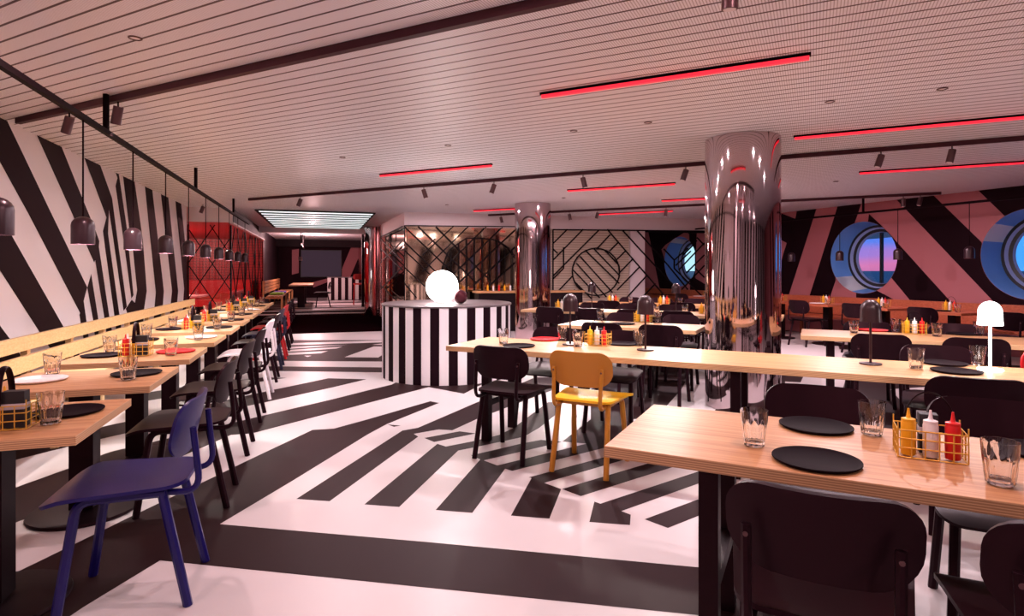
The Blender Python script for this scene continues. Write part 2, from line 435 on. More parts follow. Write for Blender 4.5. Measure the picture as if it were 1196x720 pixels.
def make_lamp(m):
    def mk():
        t = thing('table_lamp')
        MB().lathe([(1e-7, 0), (.064, 0), (.066, .004), (.064, .009), (.010, .011), (1e-7, .011)], 28).build('base', m, t, True)
        MB().tube([(0, 0, .010), (0, 0, .300)], .0075, 10).build('stem', m, t, True)
        pr = [(.064, .275), (.062, .300), (.060, .355)] + [(.060 * cos(a) , .355 + .066 * sin(a)) for a in [radians(x) for x in (15, 30, 45, 60, 75)]] + [(1e-6, .421)]
        pi_ = [(max(r - .003, 1e-6), z - .003 if i else z) for i, (r, z) in enumerate(pr)][::-1]
        fix_normals(MB().lathe(pr + pi_, 28, closed=True).build('lamp_shade', m, t, True))
        return t
    return mk
def lamp(kind, p, label):
    place('lamp_' + kind, make_lamp(M['lamp_' + kind]), Vector((p[0], p[1], TT + .001)), 0, label, 'lamp', 'mushroom table lamps')

# ================================================================ TABLES
def tabletop(t, L, D, th=.036, y0=None):
    """long axis is local x, centred"""
    b = MB(); b.box((0, 0, TT - th / 2), (L, D, th), mis=(0, 0, 1, 1, 1, 1)); o = b.build('tabletop', [M['wood'], M['ply']], t)
    bv = o.modifiers.new('bevel', 'BEVEL'); bv.width = .002; bv.segments = 2; bv.limit_method = 'ANGLE'
def make_bench_table():
    t = thing('cafe_table'); tabletop(t, .80, .67)
    MB().box((0, 0, .365), (.115, .115, .664)).build('column_leg', M['black_steel'], t)
    MB().lathe([(1e-7, 0), (.262, 0), (.266, .008), (.262, .018), (.08, .026), (1e-7, .026)], 40).build('base', M['black_steel'], t, True)
    MB().box((0, 0, .694), (.5, .07, .014)).build('bearer', M['black_steel'], t)
    return t
def communal(L, legs):
    def mk():
        t = thing('communal_table'); tabletop(t, L, .715, .04)
        for x in legs:
            for y in (-.285, .165):
                MB().box((x, y, .349), (.062, .062, .698)).build('leg', M['black_steel'], t)
            MB().box((x, -.06, .30), (.05, .388, .05)).build('crossbar', M['black_steel'], t)
        MB().box(((legs[0] + legs[-1]) / 2, -.0375, .688), (legs[-1] - legs[0], .05, .022)).build('stretcher', M['black_steel'], t)
        return t
    return mk

# ================================================================ THE SETTING
X0, X1, Y0, Y1 = -16, 15, -5.5, 32
def clip(poly, a, b, lo, hi):
    """clips list of (x, y) to lo <= coordinate <= hi on axis a"""
    for sgn, lim in ((1, lo), (-1, -hi)):
        out = []
        for i, p in enumerate(poly):
            q = poly[(i + 1) % len(poly)]; dp = sgn * p[a] - lim; dq = sgn * q[a] - lim
            if dp >= 0: out.append(p)
            if (dp >= 0) != (dq >= 0):
                k = dp / (dp - dq); out.append((p[0] + (q[0] - p[0]) * k, p[1] + (q[1] - p[1]) * k))
        poly = out
        if not poly: return poly
    return poly
BLK = [
 [(-80,705),(24.4,666.5),(149.7,605.4),(250,557.5),(284,540.8),(365,502.5),(390,501),(430,490),(502.5,469),(513,471),(451.7,495.8),(430,507.5),(345,560),(256.7,612.7),(500,633.7),(811,662.7),(1000,680),(1000,740),(811,718.7),(440,681),(186.9,655.2),(97,710),(60,735),(-80,760)],
 [(-90,655),(24.4,608.5),(88.6,586.5),(240.8,521.2),(270,508.3),(294,506.7),(390,481.7),(430,471),(500.8,452.5),(541.7,460.3),(575,443),(560,432),(480,438),(457.5,449.5),(430,456.2),(390,466.3),(303.3,486.7),(258.3,497.5),(148,524),(118,534),(31.7,565),(-90,610)],
 [(-60,560),(25,535.8),(88,520),(258.3,480.8),(303.3,471.7),(390,452.5),(428.3,443.3),(383.3,442.2),(313.3,456.9),(240,473),(100,503),(-60,540)],
 [(335,441.7),(313,444.6),(250,456),(150,472),(150,462),(250,447),(309,441)],
 [(446,429.4),(446,435.3),(326.7,433.7),(250,433),(250,428),(326.7,428.3)],
 [(446,422.6),(446,397.5),(300,397.5),(250,400),(250,420),(325,421.9)],
 [(446,397.5),(480,390),(480,424),(446,422.6)],
 [(452.5,496),(468,497.5),(460,499)],
 [(470,503.3),(488.3,500),(561.7,468.3),(625,441),(655,441),(648,455),(558.3,489.2),(528.3,503),(512.5,502),(483.3,507.2),(488.5,510.4),(385,586),(346,583.3)],
 [(495.5,512),(536.7,504.2),(555.8,506.7),(507,516.7)],
 [(510.8,518.8),(520.8,522),(552.5,515.8),(582.5,508.5),(600,500),(640,470),(655,470),(655,480),(630,500),(612,510.5),(590,515.3),(560,521.7),(535.2,526.7),(466.3,592.7),(425.5,589.7)],
 [(550,532.2),(560,530),(610,518.3),(631.7,514.2),(656.7,516.3),(690,490),(740,490),(740,514),(703.3,524.2),(598.3,550.5),(590,548),(551.7,599.5),(508.8,596.2),(561,537)],
 [(617.5,558),(706.7,534.2),(760,518),(790,520),(734,536),(635.8,564.5),(655.5,571.7),(641.7,606.3),(596.7,602.8),(620.8,558.8)],
 [(656.3,571.7),(680,564.5),(761.7,540.3),(820,523),(860,523),(790,544.7),(680,579.5),(678.3,580)],
 [(694.2,586.3),(701.3,588.8),(815,551.3),(900,524),(930,528),(815,565.5),(725.8,597.5),(736.7,601.7),(735.8,613.8),(688.3,610.3)],
 [(752.8,607),(814.2,584.2),(900,552),(930,556),(835,594.7),(814.2,603.7),(780,617.2)],
 [(690,490),(690,455),(745,425),(812,425),(796,455),(765,490)],
 [(860,424),(1000,420),(1190,430),(1190,520),(985,500),(850,500),(835,480)],
]
WHT = [
 [(340,401.2),(340,403.4),(446,400.3),(446,397.8)], [(300,407.5),(336.7,405.5),(406.7,403),(336.7,408),(300,410.5)],
 [(300,411.5),(336,409.1),(400,405.3),(393,407.5),(336,411.3),(300,414)], [(290,415.5),(315,413.5),(383.3,410.3),(375,413),(315,416.2),(290,418)],
 [(355,415.8),(364,415.8),(359,417.2)], [(402.5,417.5),(436.7,405),(446,405),(446,415.3),(441.7,418)], [(434,403),(446,401.6),(446,403.2)],
 [(565,538.3),(580.8,544.2),(685,518.7),(656.7,516.3),(643,520)],
 [(917,446),(935,447),(940,437),(988,441),(983,461),(917,455)],
 [(1040,455),(1120,450),(1180,500),(1080,500)],
]
def floor():
    b = MB()
    b.add([(X0, Y0, 0), (X1, Y0, 0), (X1, Y1, 0), (X0, Y1, 0)], [(0, 1, 2, 3)], 0)
    def ground(pl, z, mi):
        pts = [onz(u, v, 0) for u, v in pl]
        b.poly([(p.x, p.y, z) for p in pts], mi)
    for pl in BLK: ground(pl, .0006, 1)
    for pl in WHT: ground(pl, .0012, 0)
    # dark carpet before the raised end of the room
    c = [at(F1, s, t, .0009) for s, t in ((-1.8, 13.35), (1.7, 13.35), (1.7, 18.8), (-1.8, 18.8))]; b.poly(c, 2)
    for i in range(4):     # bands on the floor behind the camera and out to the right
        y = -0.9 - i * 1.2; b.poly([(-6, y, .0006), (9, y - .6, .0006), (9, y - 1.1, .0006), (-6, y - .6, .0006)], 1)
    for i in range(6):
        p = Vector((5.0 + .2 * i, 5.6 + i * 1.5, .0006)); b.poly([p, p + R2 * 1.8, p + R2 * 1.8 + D2 * .6, p + D2 * .75], 1)
    o = b.build('floor', [M['floor_white'], M['floor_black'], M['dark_floor']])
    bm = bmesh.new(); bm.from_mesh(o.data); bmesh.ops.triangulate(bm, faces=bm.faces[:], ngon_method='EAR_CLIP')
    for f in bm.faces:
        f.normal_update()
        if f.normal.z < 0: f.normal_flip()
    bm.to_mesh(o.data); bm.free()
    return struct(o)
floor()
struct(MB().add([(X0, Y0, CEIL), (X1, Y0, CEIL), (X1, Y1, CEIL), (X0, Y1, CEIL)], [(3, 2, 1, 0)]).add([(X0, Y0, CEIL + .1), (X1, Y0, CEIL + .1), (X1, Y1, CEIL + .1), (X0, Y1, CEIL + .1)], [(0, 1, 2, 3)]).build('ceiling', M['ceiling']))

def wall_pattern(b, frame, s, sgn, polys, mi, off, tlo, thi):
    """black figures painted on a wall; they sit a hair in front of it"""
    for pl in polys:
        q = []
        for u, v in pl:
            p = onplane(u, v, frame[0], s); q.append((p.dot(frame[1]), p.z))
        q = clip(clip(q, 1, 0, 0.0, CEIL), 0, 1, tlo, thi)
        if len(q) >= 3: b.poly([at(frame, s + sgn * off, t, z) for t, z in q], mi)
LW = [
 [(0,381),(12,397),(40,440),(-90,470),(-90,230)],
 [(-90,93),(11,271),(74.4,382.7),(95,419),(66,419),(46.7,389.3),(0,316.7),(-90,176)],
 [(-30,60),(0,124),(7.5,140),(60,250),(101.7,335.8),(97.5,351.7),(102,384),(104,400),(98,400),(92.5,368),(93.3,365.8),(33,250),(0,190),(-30,137)],
 [(38,148),(41.7,155.8),(84.2,250),(109.7,306.7),(111,304),(121.7,371.7),(125,396),(132,394),(127.5,370),(115.3,288.3),(115.8,281.7),(111.7,270),(90,217),(70.8,169.2),(67,160)],
 [(106.3,320),(101.7,336.3),(108.7,374.7),(111,398),(118,396),(114.7,373.3)],
 [(95,176),(97.5,182.5),(124.2,254.2),(120,270),(133.3,368.3),(136,390),(142,388),(139.2,366.7),(126,273),(127,245),(130.8,270),(144.2,363.3),(148,358.3),(135.8,270),(130.8,231.7),(115.8,190),(112,180)],
 [(134,196),(134.2,200),(137,208),(134.7,217.5),(144,280),(153.3,349),(155.8,345),(147.5,263),(138.3,201.3),(138,196)],
 [(142.5,198),(143.3,204.2),(150.8,266.7),(155,291.7),(160,339),(157.5,354),(153.7,350.3),(146.7,360.8),(151,374),(153,386),(167,384),(168,362),(171.3,340),(166.7,280),(156.7,210),(156,204)],
 [(168,210),(168.8,215.8),(181.8,341.3),(180,362.5),(179,380),(188,378),(190,358.8),(191.3,340),(177.5,220),(177,214)],
 [(187,220),(187.5,225),(200.8,340),(199.3,355),(198,374),(206,372),(207,352),(208,340),(196.3,229.5),(196,224)],
 [(204,228),(204.5,233),(215,337.5),(214,351),(213,368),(219.5,366),(220.5,350),(221.3,333.8),(211.3,236.8),(211,232)],
 [(221,238),(221.5,243),(224.6,349),(224.5,362),(226.8,361),(227.4,330),(224,245),(223.6,240)],
]
b = MB()
def wallslab(b, frame, s, t0, t1, z0, z1, th, mi=0):
    """th < 0 puts the thickness on the low-s side"""
    b.box((frame[0] * (s + th / 2)) + frame[1] * ((t0 + t1) / 2) + Vector((0, 0, (z0 + z1) / 2)), (abs(th), t1 - t0, z1 - z0), mi, (frame[0], frame[1], Vector((0, 0, 1))))
wallslab(b, F1, SW, -5.5, 13.6, 0, CEIL, -.12)
wall_pattern(b, F1, SW, 1, LW, 1, .002, -5, 13.6)
for i in range(4):
    t = 1.6 - i * 1.5; b.poly([at(F1, SW + .002, *p) for p in ((t, 2.6), (t - .55, 2.6), (t + .1, .1), (t + .65, .1))], 1)
struct(b.build('wall_left', [M['wall_white'], M['wall_black']]))

# ---- right wall with round portholes
PT = (5.36, 8.16, 10.96, 13.76, 2.56); PZ, PR = 1.60, .705
RW = [
 [(840,252),(912,249),(929,255.8),(930.8,246),(954,243),(921.7,344),(918,360),(840,360)],
 [(979,239),(1006.7,236),(962,370),(938,370)],
 [(1015,250),(1029,263),(1111,353),(1120,364),(1072,362),(1040,323.3),(1010,290)],
 [(1000,342),(1022,338.5),(1046,351),(1046,362),(1000,360)],
 [(1044,230),(1089,227),(1149,285.5),(1175,310),(1205,362),(1170,364),(1161,353)],
 [(1138,218),(1230,206),(1230,290),(1173,252)],
 [(756.7,268),(805,268),(777.5,286),(772.6,291.7),(776.8,305.6),(790,336),(790,345),(772,345)],
 [(805,268),(814,268),(812,325),(830,336),(830,345),(806,340)],
]
RP = [[(880,268),(911.5,280),(919,284),(912.5,305),(880,330)]]
b = MB()
# the wall sheet is built around the round holes: strips of cells between portholes
def holed_wall(b, mi=0):
    ts = sorted(PT); edges = [-10.0]
    cells = []
    for t in ts: cells.append((t - 1.0, t + 1.0))
    cur = -10.0
    for a, c in cells:
        if a > cur: b.poly([at(F3, S3W, *p) for p in ((cur, 0), (a, 0), (a, CEIL), (cur, CEIL))], mi)
        cur = c
        n = 48; t0 = (a + c) / 2
        ring = [(t0 + PR * cos(2 * pi * i / n), PZ + PR * sin(2 * pi * i / n)) for i in range(n)]
        def outer(i):
            an = 2 * pi * i / n; dx, dz = cos(an), sin(an); k = 1e9
            if dx > 1e-9: k = min(k, (c - t0) / dx)
            if dx < -1e-9: k = min(k, (a - t0) / dx)
            if dz > 1e-9: k = min(k, (CEIL - PZ) / dz)
            if dz < -1e-9: k = min(k, -PZ / dz)
            return (t0 + dx * k, PZ + dz * k)
        for i in range(n):
            j = (i + 1) % n; p, q = outer(i), outer(j); pts = [ring[i], p]
            if abs(p[0] - q[0]) > 1e-6 and abs(p[1] - q[1]) > 1e-6:
                cx_ = p[0] if abs(abs(p[0] - t0) - 1.0) < 1e-6 else q[0]; cz_ = p[1] if cx_ != p[0] else q[1]; pts.append((cx_, cz_))
            pts += [q, ring[j]]
            b.poly([at(F3, S3W, *x) for x in pts], mi)
    b.poly([at(F3, S3W, *p) for p in ((cur, 0), (20, 0), (20, CEIL), (cur, CEIL))], mi)
holed_wall(b)
def circle_out(q, t0):
    """pushes the points of a polygon that fall inside a porthole out to its rim"""
    out = q
    res = []
    for t, z in out:
        d = sqrt((t - t0) ** 2 + (z - PZ) ** 2)
        if d < PR + .002:
            if d < 1e-4: continue
            k = (PR + .002) / d; t, z = t0 + (t - t0) * k, PZ + (z - PZ) * k
        res.append((t, z))
    return res
def right_fig(pl, mi, off):
    q = []
    for u, v in pl:
        p = onplane(u, v, R3, S3W); q.append((p.dot(D3), p.z))
    q = clip(clip(q, 1, 0, 0.0, CEIL), 0, 1, -9, 19.5)
    fine = []
    for i, p in enumerate(q):
        r = q[(i + 1) % len(q)]
        for k in range(24): fine.append((p[0] + (r[0] - p[0]) * k / 24, p[1] + (r[1] - p[1]) * k / 24))
    q = fine
    for t0 in PT: q = circle_out(q, t0)
    if len(q) > 2: b.poly([at(F3, S3W - off, t, z) for t, z in q], mi)
for pl in RW: right_fig(pl, 1, .002)
for pl in RP: right_fig(pl, 0, .004)
for i in range(3):
    t = 3.2 - i * 2.0; b.poly([at(F3, S3W - .002, *p) for p in ((t - .6, 2.6), (t - 1.5, 2.6), (t - .3, .1), (t + .6, .1))][::1], 1) if i else None
wr = b.build('wall_right', [M['wall_pink'], M['wall_black']]); struct(wr)
bm = bmesh.new(); bm.from_mesh(wr.data); bmesh.ops.triangulate(bm, faces=bm.faces[:], ngon_method='EAR_CLIP'); bm.to_mesh(wr.data); bm.free()
# portholes: deep painted reveal, rubber ring, frame ring, pane, bar
def porthole(i, t0, white):
    root = thing('window_%d' % i, at(F3, S3W, t0, PZ), A3 - pi / 2); struct(root)   # local +y goes out through the hull
    # local x along -t
    def ring(r0, y0, r1, y1, name, m, n=48, mi=None):
        v, fs, ms = [], [], []
        for k in range(n):
            a = 2 * pi * k / n; v += [(r0 * cos(a), y0, r0 * sin(a)), (r1 * cos(a), y1, r1 * sin(a))]
        for k in range(n):
            j = (k + 1) % n; fs.append((2 * k, 2 * k + 1, 2 * j + 1, 2 * j))
        q = MB(); q.add(v, fs)
        if mi: q.m = [mi(2 * pi * (k + .5) / n) for k in range(n)]
        return q.build(name, m, root, True)
    lo, hi = white
    def paint(a):
        z = sin(a)
        return 1 if lo <= z <= hi and cos(a) < .9 else 0
    ring(PR, 0, PR * .93, .44, 'reveal', [M['porthole_blue'], M['porthole_white']], 96, paint)
    ring(PR * .93, .44, PR * .86, .44, 'gasket', M['rubber'])
    ring(PR * .86, .44, PR * .82, .50, 'frame_ring', M['rim_blue'])
    ring(PR * .82, .50, PR * .74, .51, 'inner_ring', M['rubber'])
    ring(PR * .74, .51, PR * .72, .57, 'frame_lip', M['rim_blue'])
    n = 48; q = MB(); q.poly([(PR * .725 * cos(2 * pi * k / n), .56, PR * .725 * sin(2 * pi * k / n)) for k in range(n)]); q.build('pane', M['pane'], root)
    q = MB(); q.box((-.03, .60, 0), (.05, .05, PR * 1.44)); q.build('mullion', M['rubber'], root)
for i, t0 in enumerate(PT):
    porthole(i + 1, t0, {0: (.30, .72), 1: (-.95, -.55), 2: (-.95, -.55), 3: (.8, .97), 4: (-.9, -.5)}[i])
# sea outside
struct(MB().add([(8, -600, -9), (9000, -600, -9), (9000, 9000, -9), (8, 9000, -9)], [(0, 1, 2, 3)]).build('sea', M['sea']))

# ---- closing walls
b = MB(); b.box((5, Y0 + .3, CEIL / 2), (28, .1, CEIL))
for i in range(12):
    x = -6 + i * 1.6; b.poly([(x, Y0 + .352, 0), (x + .8, Y0 + .352, 0), (x + 1.5, Y0 + .352, CEIL), (x + .7, Y0 + .352, CEIL)], 1)
struct(b.build('wall_front', [M['wall_white'], M['wall_black']]))
b = MB(); b.box(at(F3, 7, 20, CEIL / 2), (8.5, .1, CEIL), 0, (R3, D3, Vector((0, 0, 1)))); struct(b.build('wall_end', M['wall_black']))

# ================================================================ FAR FACADE (bronze mirror behind a lattice)
PA, PB = Vector((-2.42, 13.27, 0)), Vector((3.39, 14.70, 0))
fd = (PB - PA).normalized(); fn = Vector((fd.y, -fd.x, 0)); fc = fn.dot(PA)     # fn looks at the camera (c negative)
if fn.y > 0: fn = -fn; fc = -fc
fc = fn.dot(PA)
def fac(u, v): return onplane(u, v, fn, fc)
ZB = 2.34
def panel(b, p, q, z0, z1, off, th, mi=0):
    d = (q - p); L = d.length; d.normalize(); n = Vector((d.y, -d.x, 0))
    if n.y > 0: n = -n
    b.box((p + q) / 2 + n * off + Vector((0, 0, (z0 + z1) / 2)), (L, th, z1 - z0), mi, (d, n, Vector((0, 0, 1))))
P645 = fac(643, 300); P645.z = 0; P736 = fac(736, 300); P736.z = 0; P753 = fac(753, 300); P753.z = 0; P900 = PA + fd * 7.6; P900.z = 0
b = MB(); panel(b, PA, P645, 0, ZB, -.06, .04); struct(b.build('wall_far', M['bronze']))
b = MB(); panel(b, P645, P736, 0, ZB, -.10, .04, 0)
for i in range(39): 
    z = .05 + i * .058; panel(b, P645, P736, z, z + .012, -.078, .006, 1)
struct(b.build('wall_far_louvre', [M['louvre'], M['louvre_dark']]))
b = MB(); panel(b, P736, P753, 0, ZB, -.06, .14); struct(b.build('trim_1', M['plain_white']))
PF = onplane(445, 300, Vector((0, 1, 0)), 16.9); PF.z = 0
b = MB(); panel(b, PF, PA, 0, ZB, -.06, .04); struct(b.build('wall_far_facet', M['bronze']))
b = MB(); panel(b, PA, P900, ZB, CEIL, -.06, .12); panel(b, PF, PA, ZB, CEIL, -.06, .12); struct(b.build('trim_2', M['plain_white']))
b = MB(); panel(b, P753, P900, 2.30, ZB, -.04, .05); struct(b.build('trim_3', M['lattice']))
# lattices
def lattice(name, segs, org, k, pl, w=.021, off=.03, curves=()):
    q = MB(); n, c = pl
    for s in segs:
        pts = [onplane(org[0] + x / k, org[1] + y / k, n, c) + n * off for x, y in s]
        for a, e in zip(pts, pts[1:]):
            if (e - a).length > .02: q.bar(a, e, w, w, 0, n)
    return q.build(name, M['lattice'])
s1 = [((250,145),(560,440),(640,520)), ((350,148),(605,395),(760,545)), ((475,150),(610,285),(860,530)), ((250,250),(520,510)), ((250,310),(440,490),(520,570)), ((250,430),(400,570)),((250,540),(340,650)),
      ((595,150),(380,350)), ((700,150),(380,465)), ((825,152),(560,410),(440,520)), ((940,155),(590,490)), ((1035,170),(640,540)), ((1035,290),(740,560)), ((1035,400),(830,580)),
      ((470,235),(420,280)), ((600,290),(690,230),(800,232),(905,245),(985,300),(1035,370)), ((520,440),(560,330),(600,290)),
      ((580,330),(580,480)), ((635,270),(635,560)), ((690,235),(690,660)), ((745,225),(745,660)), ((800,232),(800,660)), ((855,235),(855,660)), ((905,245),(905,660)), ((957,280),(957,660)), ((1010,320),(1010,660)),
      ((255,145),(255,670)), ((250,143),(1040,150))]
tag(lattice('lattice_screen', s1, (430, 240), 6.0, (fn, fc)), 'black diagonal lattice on the bronze mirror wall behind the striped podium', 'lattice')
cc = [(430 + 157 * cos(2 * pi * i / 28), 443 + 157 * sin(2 * pi * i / 28)) for i in range(29)]
s2 = [tuple(cc), ((145,160),(145,640)), ((240,160),(145,255)), ((345,160),(145,365)), ((450,165),(145,470)), ((525,195),(440,285)), ((575,250),(520,305)), ((625,305),(570,360)), ((672,360),(590,445)), ((720,410),(570,565)), ((765,470),(620,630)), ((825,520),(740,610)),
      ((505,160),(625,300),(720,410),(920,640)), ((605,165),(765,340),(985,575)), ((700,165),(905,395),(1040,560)), ((275,470),(180,570)), ((290,560),(250,600)),
      ((365,305),(585,520)), ((415,288),(590,470)), ((325,340),(540,580)), ((300,385),(500,610)), ((278,430),(455,615)), ((290,510),(400,620)), ((490,300),(575,390)), ((215,280),(215,420)), ((215,420),(145,490)), ((145,290),(175,320)),
      ((145,162),(1150,172))]
s3 = [((1150,250),(980,430)), ((1150,330),(1030,450)), ((1150,400),(1000,560)), ((880,290),(950,365),(1040,285)), ((950,365),(950,420),(1150,620)), ((1100,215),(1150,265)), ((1035,172),(1100,240)), ((1150,480),(1090,420)), ((1010,330),(1090,250)),((960,400),(1060,305))]
tag(lattice('lattice_screen', s2 + s3, (620, 240), 5.695, (fn, fc), .029), 'black lattice with a large circle over the beige louvred wall and opening', 'lattice')
n2 = (PA - PF).normalized(); n2 = Vector((n2.y, -n2.x, 0)); n2 = -n2 if n2.y > 0 else n2
s4 = [((95,235),(250,390)), ((95,300),(250,455)), ((250,250),(95,400)), ((165,205),(165,670)), ((250,430),(95,590)), ((95,560),(200,660)), ((95,222),(250,148)), ((97,225),(97,680))]
tag(lattice('lattice_screen', s4, (430, 240), 6.0, (n2, n2.dot(PA))), 'narrow black lattice on the angled mirror panel left of the podium', 'lattice')

# ================================================================ RED ROOM behind glass at the end of the left wall
RT0, RT1, RS0, RS1 = 13.7, 20.9, -7.0, -1.8
def slab(frame, s0, s1, t0, t1, z0, z1, name, m, mis=None, kind='structure', parent=None):
    q = MB(); q.box(at(frame, (s0 + s1) / 2, (t0 + t1) / 2, (z0 + z1) / 2), (s1 - s0, t1 - t0, z1 - z0), 0, (frame[0], frame[1], Vector((0, 0, 1))))
    o = q.build(name, m, parent)
    if kind: o['kind'] = kind
    return o
slab(F1, RS0, RS1, RT1, RT1 + .1, 0, CEIL, 'wall_red_far', M['red_tile'])
slab(F1, RS0 - .1, RS0, RT0 - 1, RT1, 0, CEIL, 'wall_red_side', M['red_tile'])
slab(F1, RS0, SW, RT0 - .15, RT0 - .05, 0, CEIL, 'wall_red_near', M['red_tile'])
slab(F1, RS0, RS1 - .02, RT0, RT1, 2.36, 2.40, 'ceiling_red', M['red_tile'])
slab(F1, SW - .1, RS1 + .02, RT0 - .06, RT0 - .0, 2.36, CEIL, 'trim_4', M['plain_white'])
slab(F1, RS1 - .03, RS1 + .03, RT0, RT1 + .1, 2.36, CEIL, 'trim_5', M['dark_paint'])
q = MB(); q.bar(at(F1, RS1 + .0, RT0, 2.35), at(F1, RS1, RT1, 2.35), .08, .03); o = q.build('trim_6', M['plain_white']); struct(o)
# tile joints of the red wall: a fine grid of grooves
q = MB()
for i in range(26): q.bar(at(F1, RS0, RT1 - .004, .1 + i * .09), at(F1, RS1, RT1 - .004, .1 + i * .09), .008, .012)
for i in range(57): q.bar(at(F1, RS0 + .09 * i, RT1 - .004, .05), at(F1, RS0 + .09 * i, RT1 - .004, 2.35), .012, .008)
struct(q.build('trim_7', mat('red_joint', (0.10, 0.003, 0.004), .5)))
# glass fronts
gl = thing('glass_partition'); 
q = MB(); q.box(at(F1, (SW + RS1) / 2, RT0 - .03, 1.18), (RS1 - SW, .01, 2.34), 0, (R1, D1, Vector((0, 0, 1)))); q.build('pane', M['screen_pane'], gl)
q = MB()
W_, H_ = RS1 - SW, 2.30
def X(a, z): return at(F1, SW + a, RT0 - .05, z)
for k in range(-3, 5):
    a0 = k * .46
    for sg in (1, -1):
        z0, z1 = .0, H_; x0 = a0 if sg > 0 else a0; x1 = x0 + sg * H_ * .62
        pts = []
        for tt in [i / 40 for i in range(41)]:
            x = x0 + (x1 - x0) * tt; z = z0 + (z1 - z0) * tt
            if 0 <= x <= W_: pts.append((x, z))
        if len(pts) > 3: q.bar(X(*pts[0]), X(*pts[-1]), .018, .018, 0, D1)
for x in (0.01, W_ - .01): q.bar(X(x, 0), X(x, H_), .03, .03, 0, D1)
q.build('lattice', M['lattice'], gl); tag(gl, 'glass front with black crossed bars facing us before the red dining room', 'partition')
gl = thing('glass_partition')
q = MB(); q.box(at(F1, RS1 - .03, (RT0 + RT1) / 2, 1.18), (.01, RT1 - RT0, 2.34), 0, (R1, D1, Vector((0, 0, 1)))); q.build('pane', M['screen_pane'], gl)
q = MB()
for k in range(-2, 6):
    for sg in (1, -1):
        a0 = k * 1.5; pts = []
        for tt in [i / 40 for i in range(41)]:
            x = a0 + sg * H_ * .9 * tt; z = H_ * tt
            if 0 <= x <= RT1 - RT0: pts.append((x, z))
        if len(pts) > 3: q.bar(at(F1, RS1 - .012, RT0 + pts[0][0], pts[0][1]), at(F1, RS1 - .012, RT0 + pts[-1][0], pts[-1][1]), .018, .018, 0, R1)
for x in (0, 2.4, 4.8, 7.15): q.bar(at(F1, RS1 - .012, RT0 + x, 0), at(F1, RS1 - .012, RT0 + x, H_), .03, .03, 0, R1)
q.build('lattice', M['lattice'], gl); tag(gl, 'glass side with black crossed bars along the aisle of the red dining room', 'partition')
# inside: banquette and white table
bq = thing('banquette')
def part(parent, name, m, s0, s1, t0, t1, z0, z1, frame=F1, bev=.02):
    q = MB(); q.box(at(frame, (s0 + s1) / 2, (t0 + t1) / 2, (z0 + z1) / 2), (s1 - s0, t1 - t0, z1 - z0), 0, (frame[0], frame[1], Vector((0, 0, 1))))
    o = q.build(name, m, parent)
    if bev: mo = o.modifiers.new('bevel', 'BEVEL'); mo.width = bev; mo.segments = 3
    return o
part(bq, 'base', M['dark_paint'], -6.6, -2.1, 19.9, 20.7, 0, .25); part(bq, 'seat', M['red_leather'], -6.6, -2.1, 19.85, 20.7, .25, .47); part(bq, 'backrest', M['red_leather'], -6.6, -2.1, 20.5, 20.75, .47, 1.05)
tag(bq, 'long red leather banquette against the red tiled wall', 'banquette')
bq = thing('banquette'); part(bq, 'seat', M['red_leather'], -2.55, -2.0, 14.6, 17.6, .2, .47); part(bq, 'backrest', M['red_leather'], -2.15, -1.95, 14.6, 17.6, .47, .84)
tag(bq, 'low red leather seat with its back to the aisle glass', 'banquette')
tb = thing('dining_table'); part(tb, 'tabletop', M['plate_white'], -5.6, -2.7, 15.4, 16.5, .71, .75, bev=.005)
for s in (-5.2, -3.1): part(tb, 'leg', M['black_steel'], s - .05, s + .05, 15.9, 16.0, 0, .71, bev=0)
tag(tb, 'white topped dining table inside the red room', 'table')
for i, (s, t) in enumerate(((-3.0, 15.6), (-3.5, 15.7), (-4.0, 15.55), (-2.9, 16.2))):
    glass(at(F1, s, t), 'tumbler on the white table in the red room, %s from the aisle' % ('first second third farthest'.split()[i]), z=.75)
caddy(at(F1, -3.3, 16.1), A1, 'the white table in the red room', 'strap', z=.75)

# ================================================================ RAISED END OF THE ROOM
PZ0 = .15
# dark side wall after the red room
slab(F1, -1.95, -1.8, RT1 + .1, 28.0, 0, CEIL, 'wall_side_dark', M['dark_paint'])
q = MB(); 
for k in range(5):
    z = PZ0
q.box(at(F1, -.1, 23.5, PZ0 / 2), (3.5, 9.4, PZ0), 0, (R1, D1, Vector((0, 0, 1))))
for (a, c) in (((-1.85, 18.80), (1.65, 18.80)),):
    q.bar(at(F1, a[0], 18.79, PZ0 - .015), at(F1, c[0], 18.79, PZ0 - .015), .012, .03, 1)
    q.box(at(F1, -.1, 18.63, .04), (3.5, .32, .08), 0, (R1, D1, Vector((0, 0, 1)))); q.bar(at(F1, a[0], 18.465, .065), at(F1, c[0], 18.465, .065), .012, .03, 1)
for i in range(9):
    t = 19.1 + i * .95; s = random.uniform(-.4, .2)
    q.poly([at(F1, -1.5 + s, t, PZ0 + .001), at(F1, 1.3, t + random.uniform(-.5, .5), PZ0 + .001), at(F1, 1.6, t + .55, PZ0 + .001), at(F1, -1.2 + s, t + .42, PZ0 + .001)], 1)
struct(q.build('floor_raised', [M['floor_black'], M['floor_white']]))
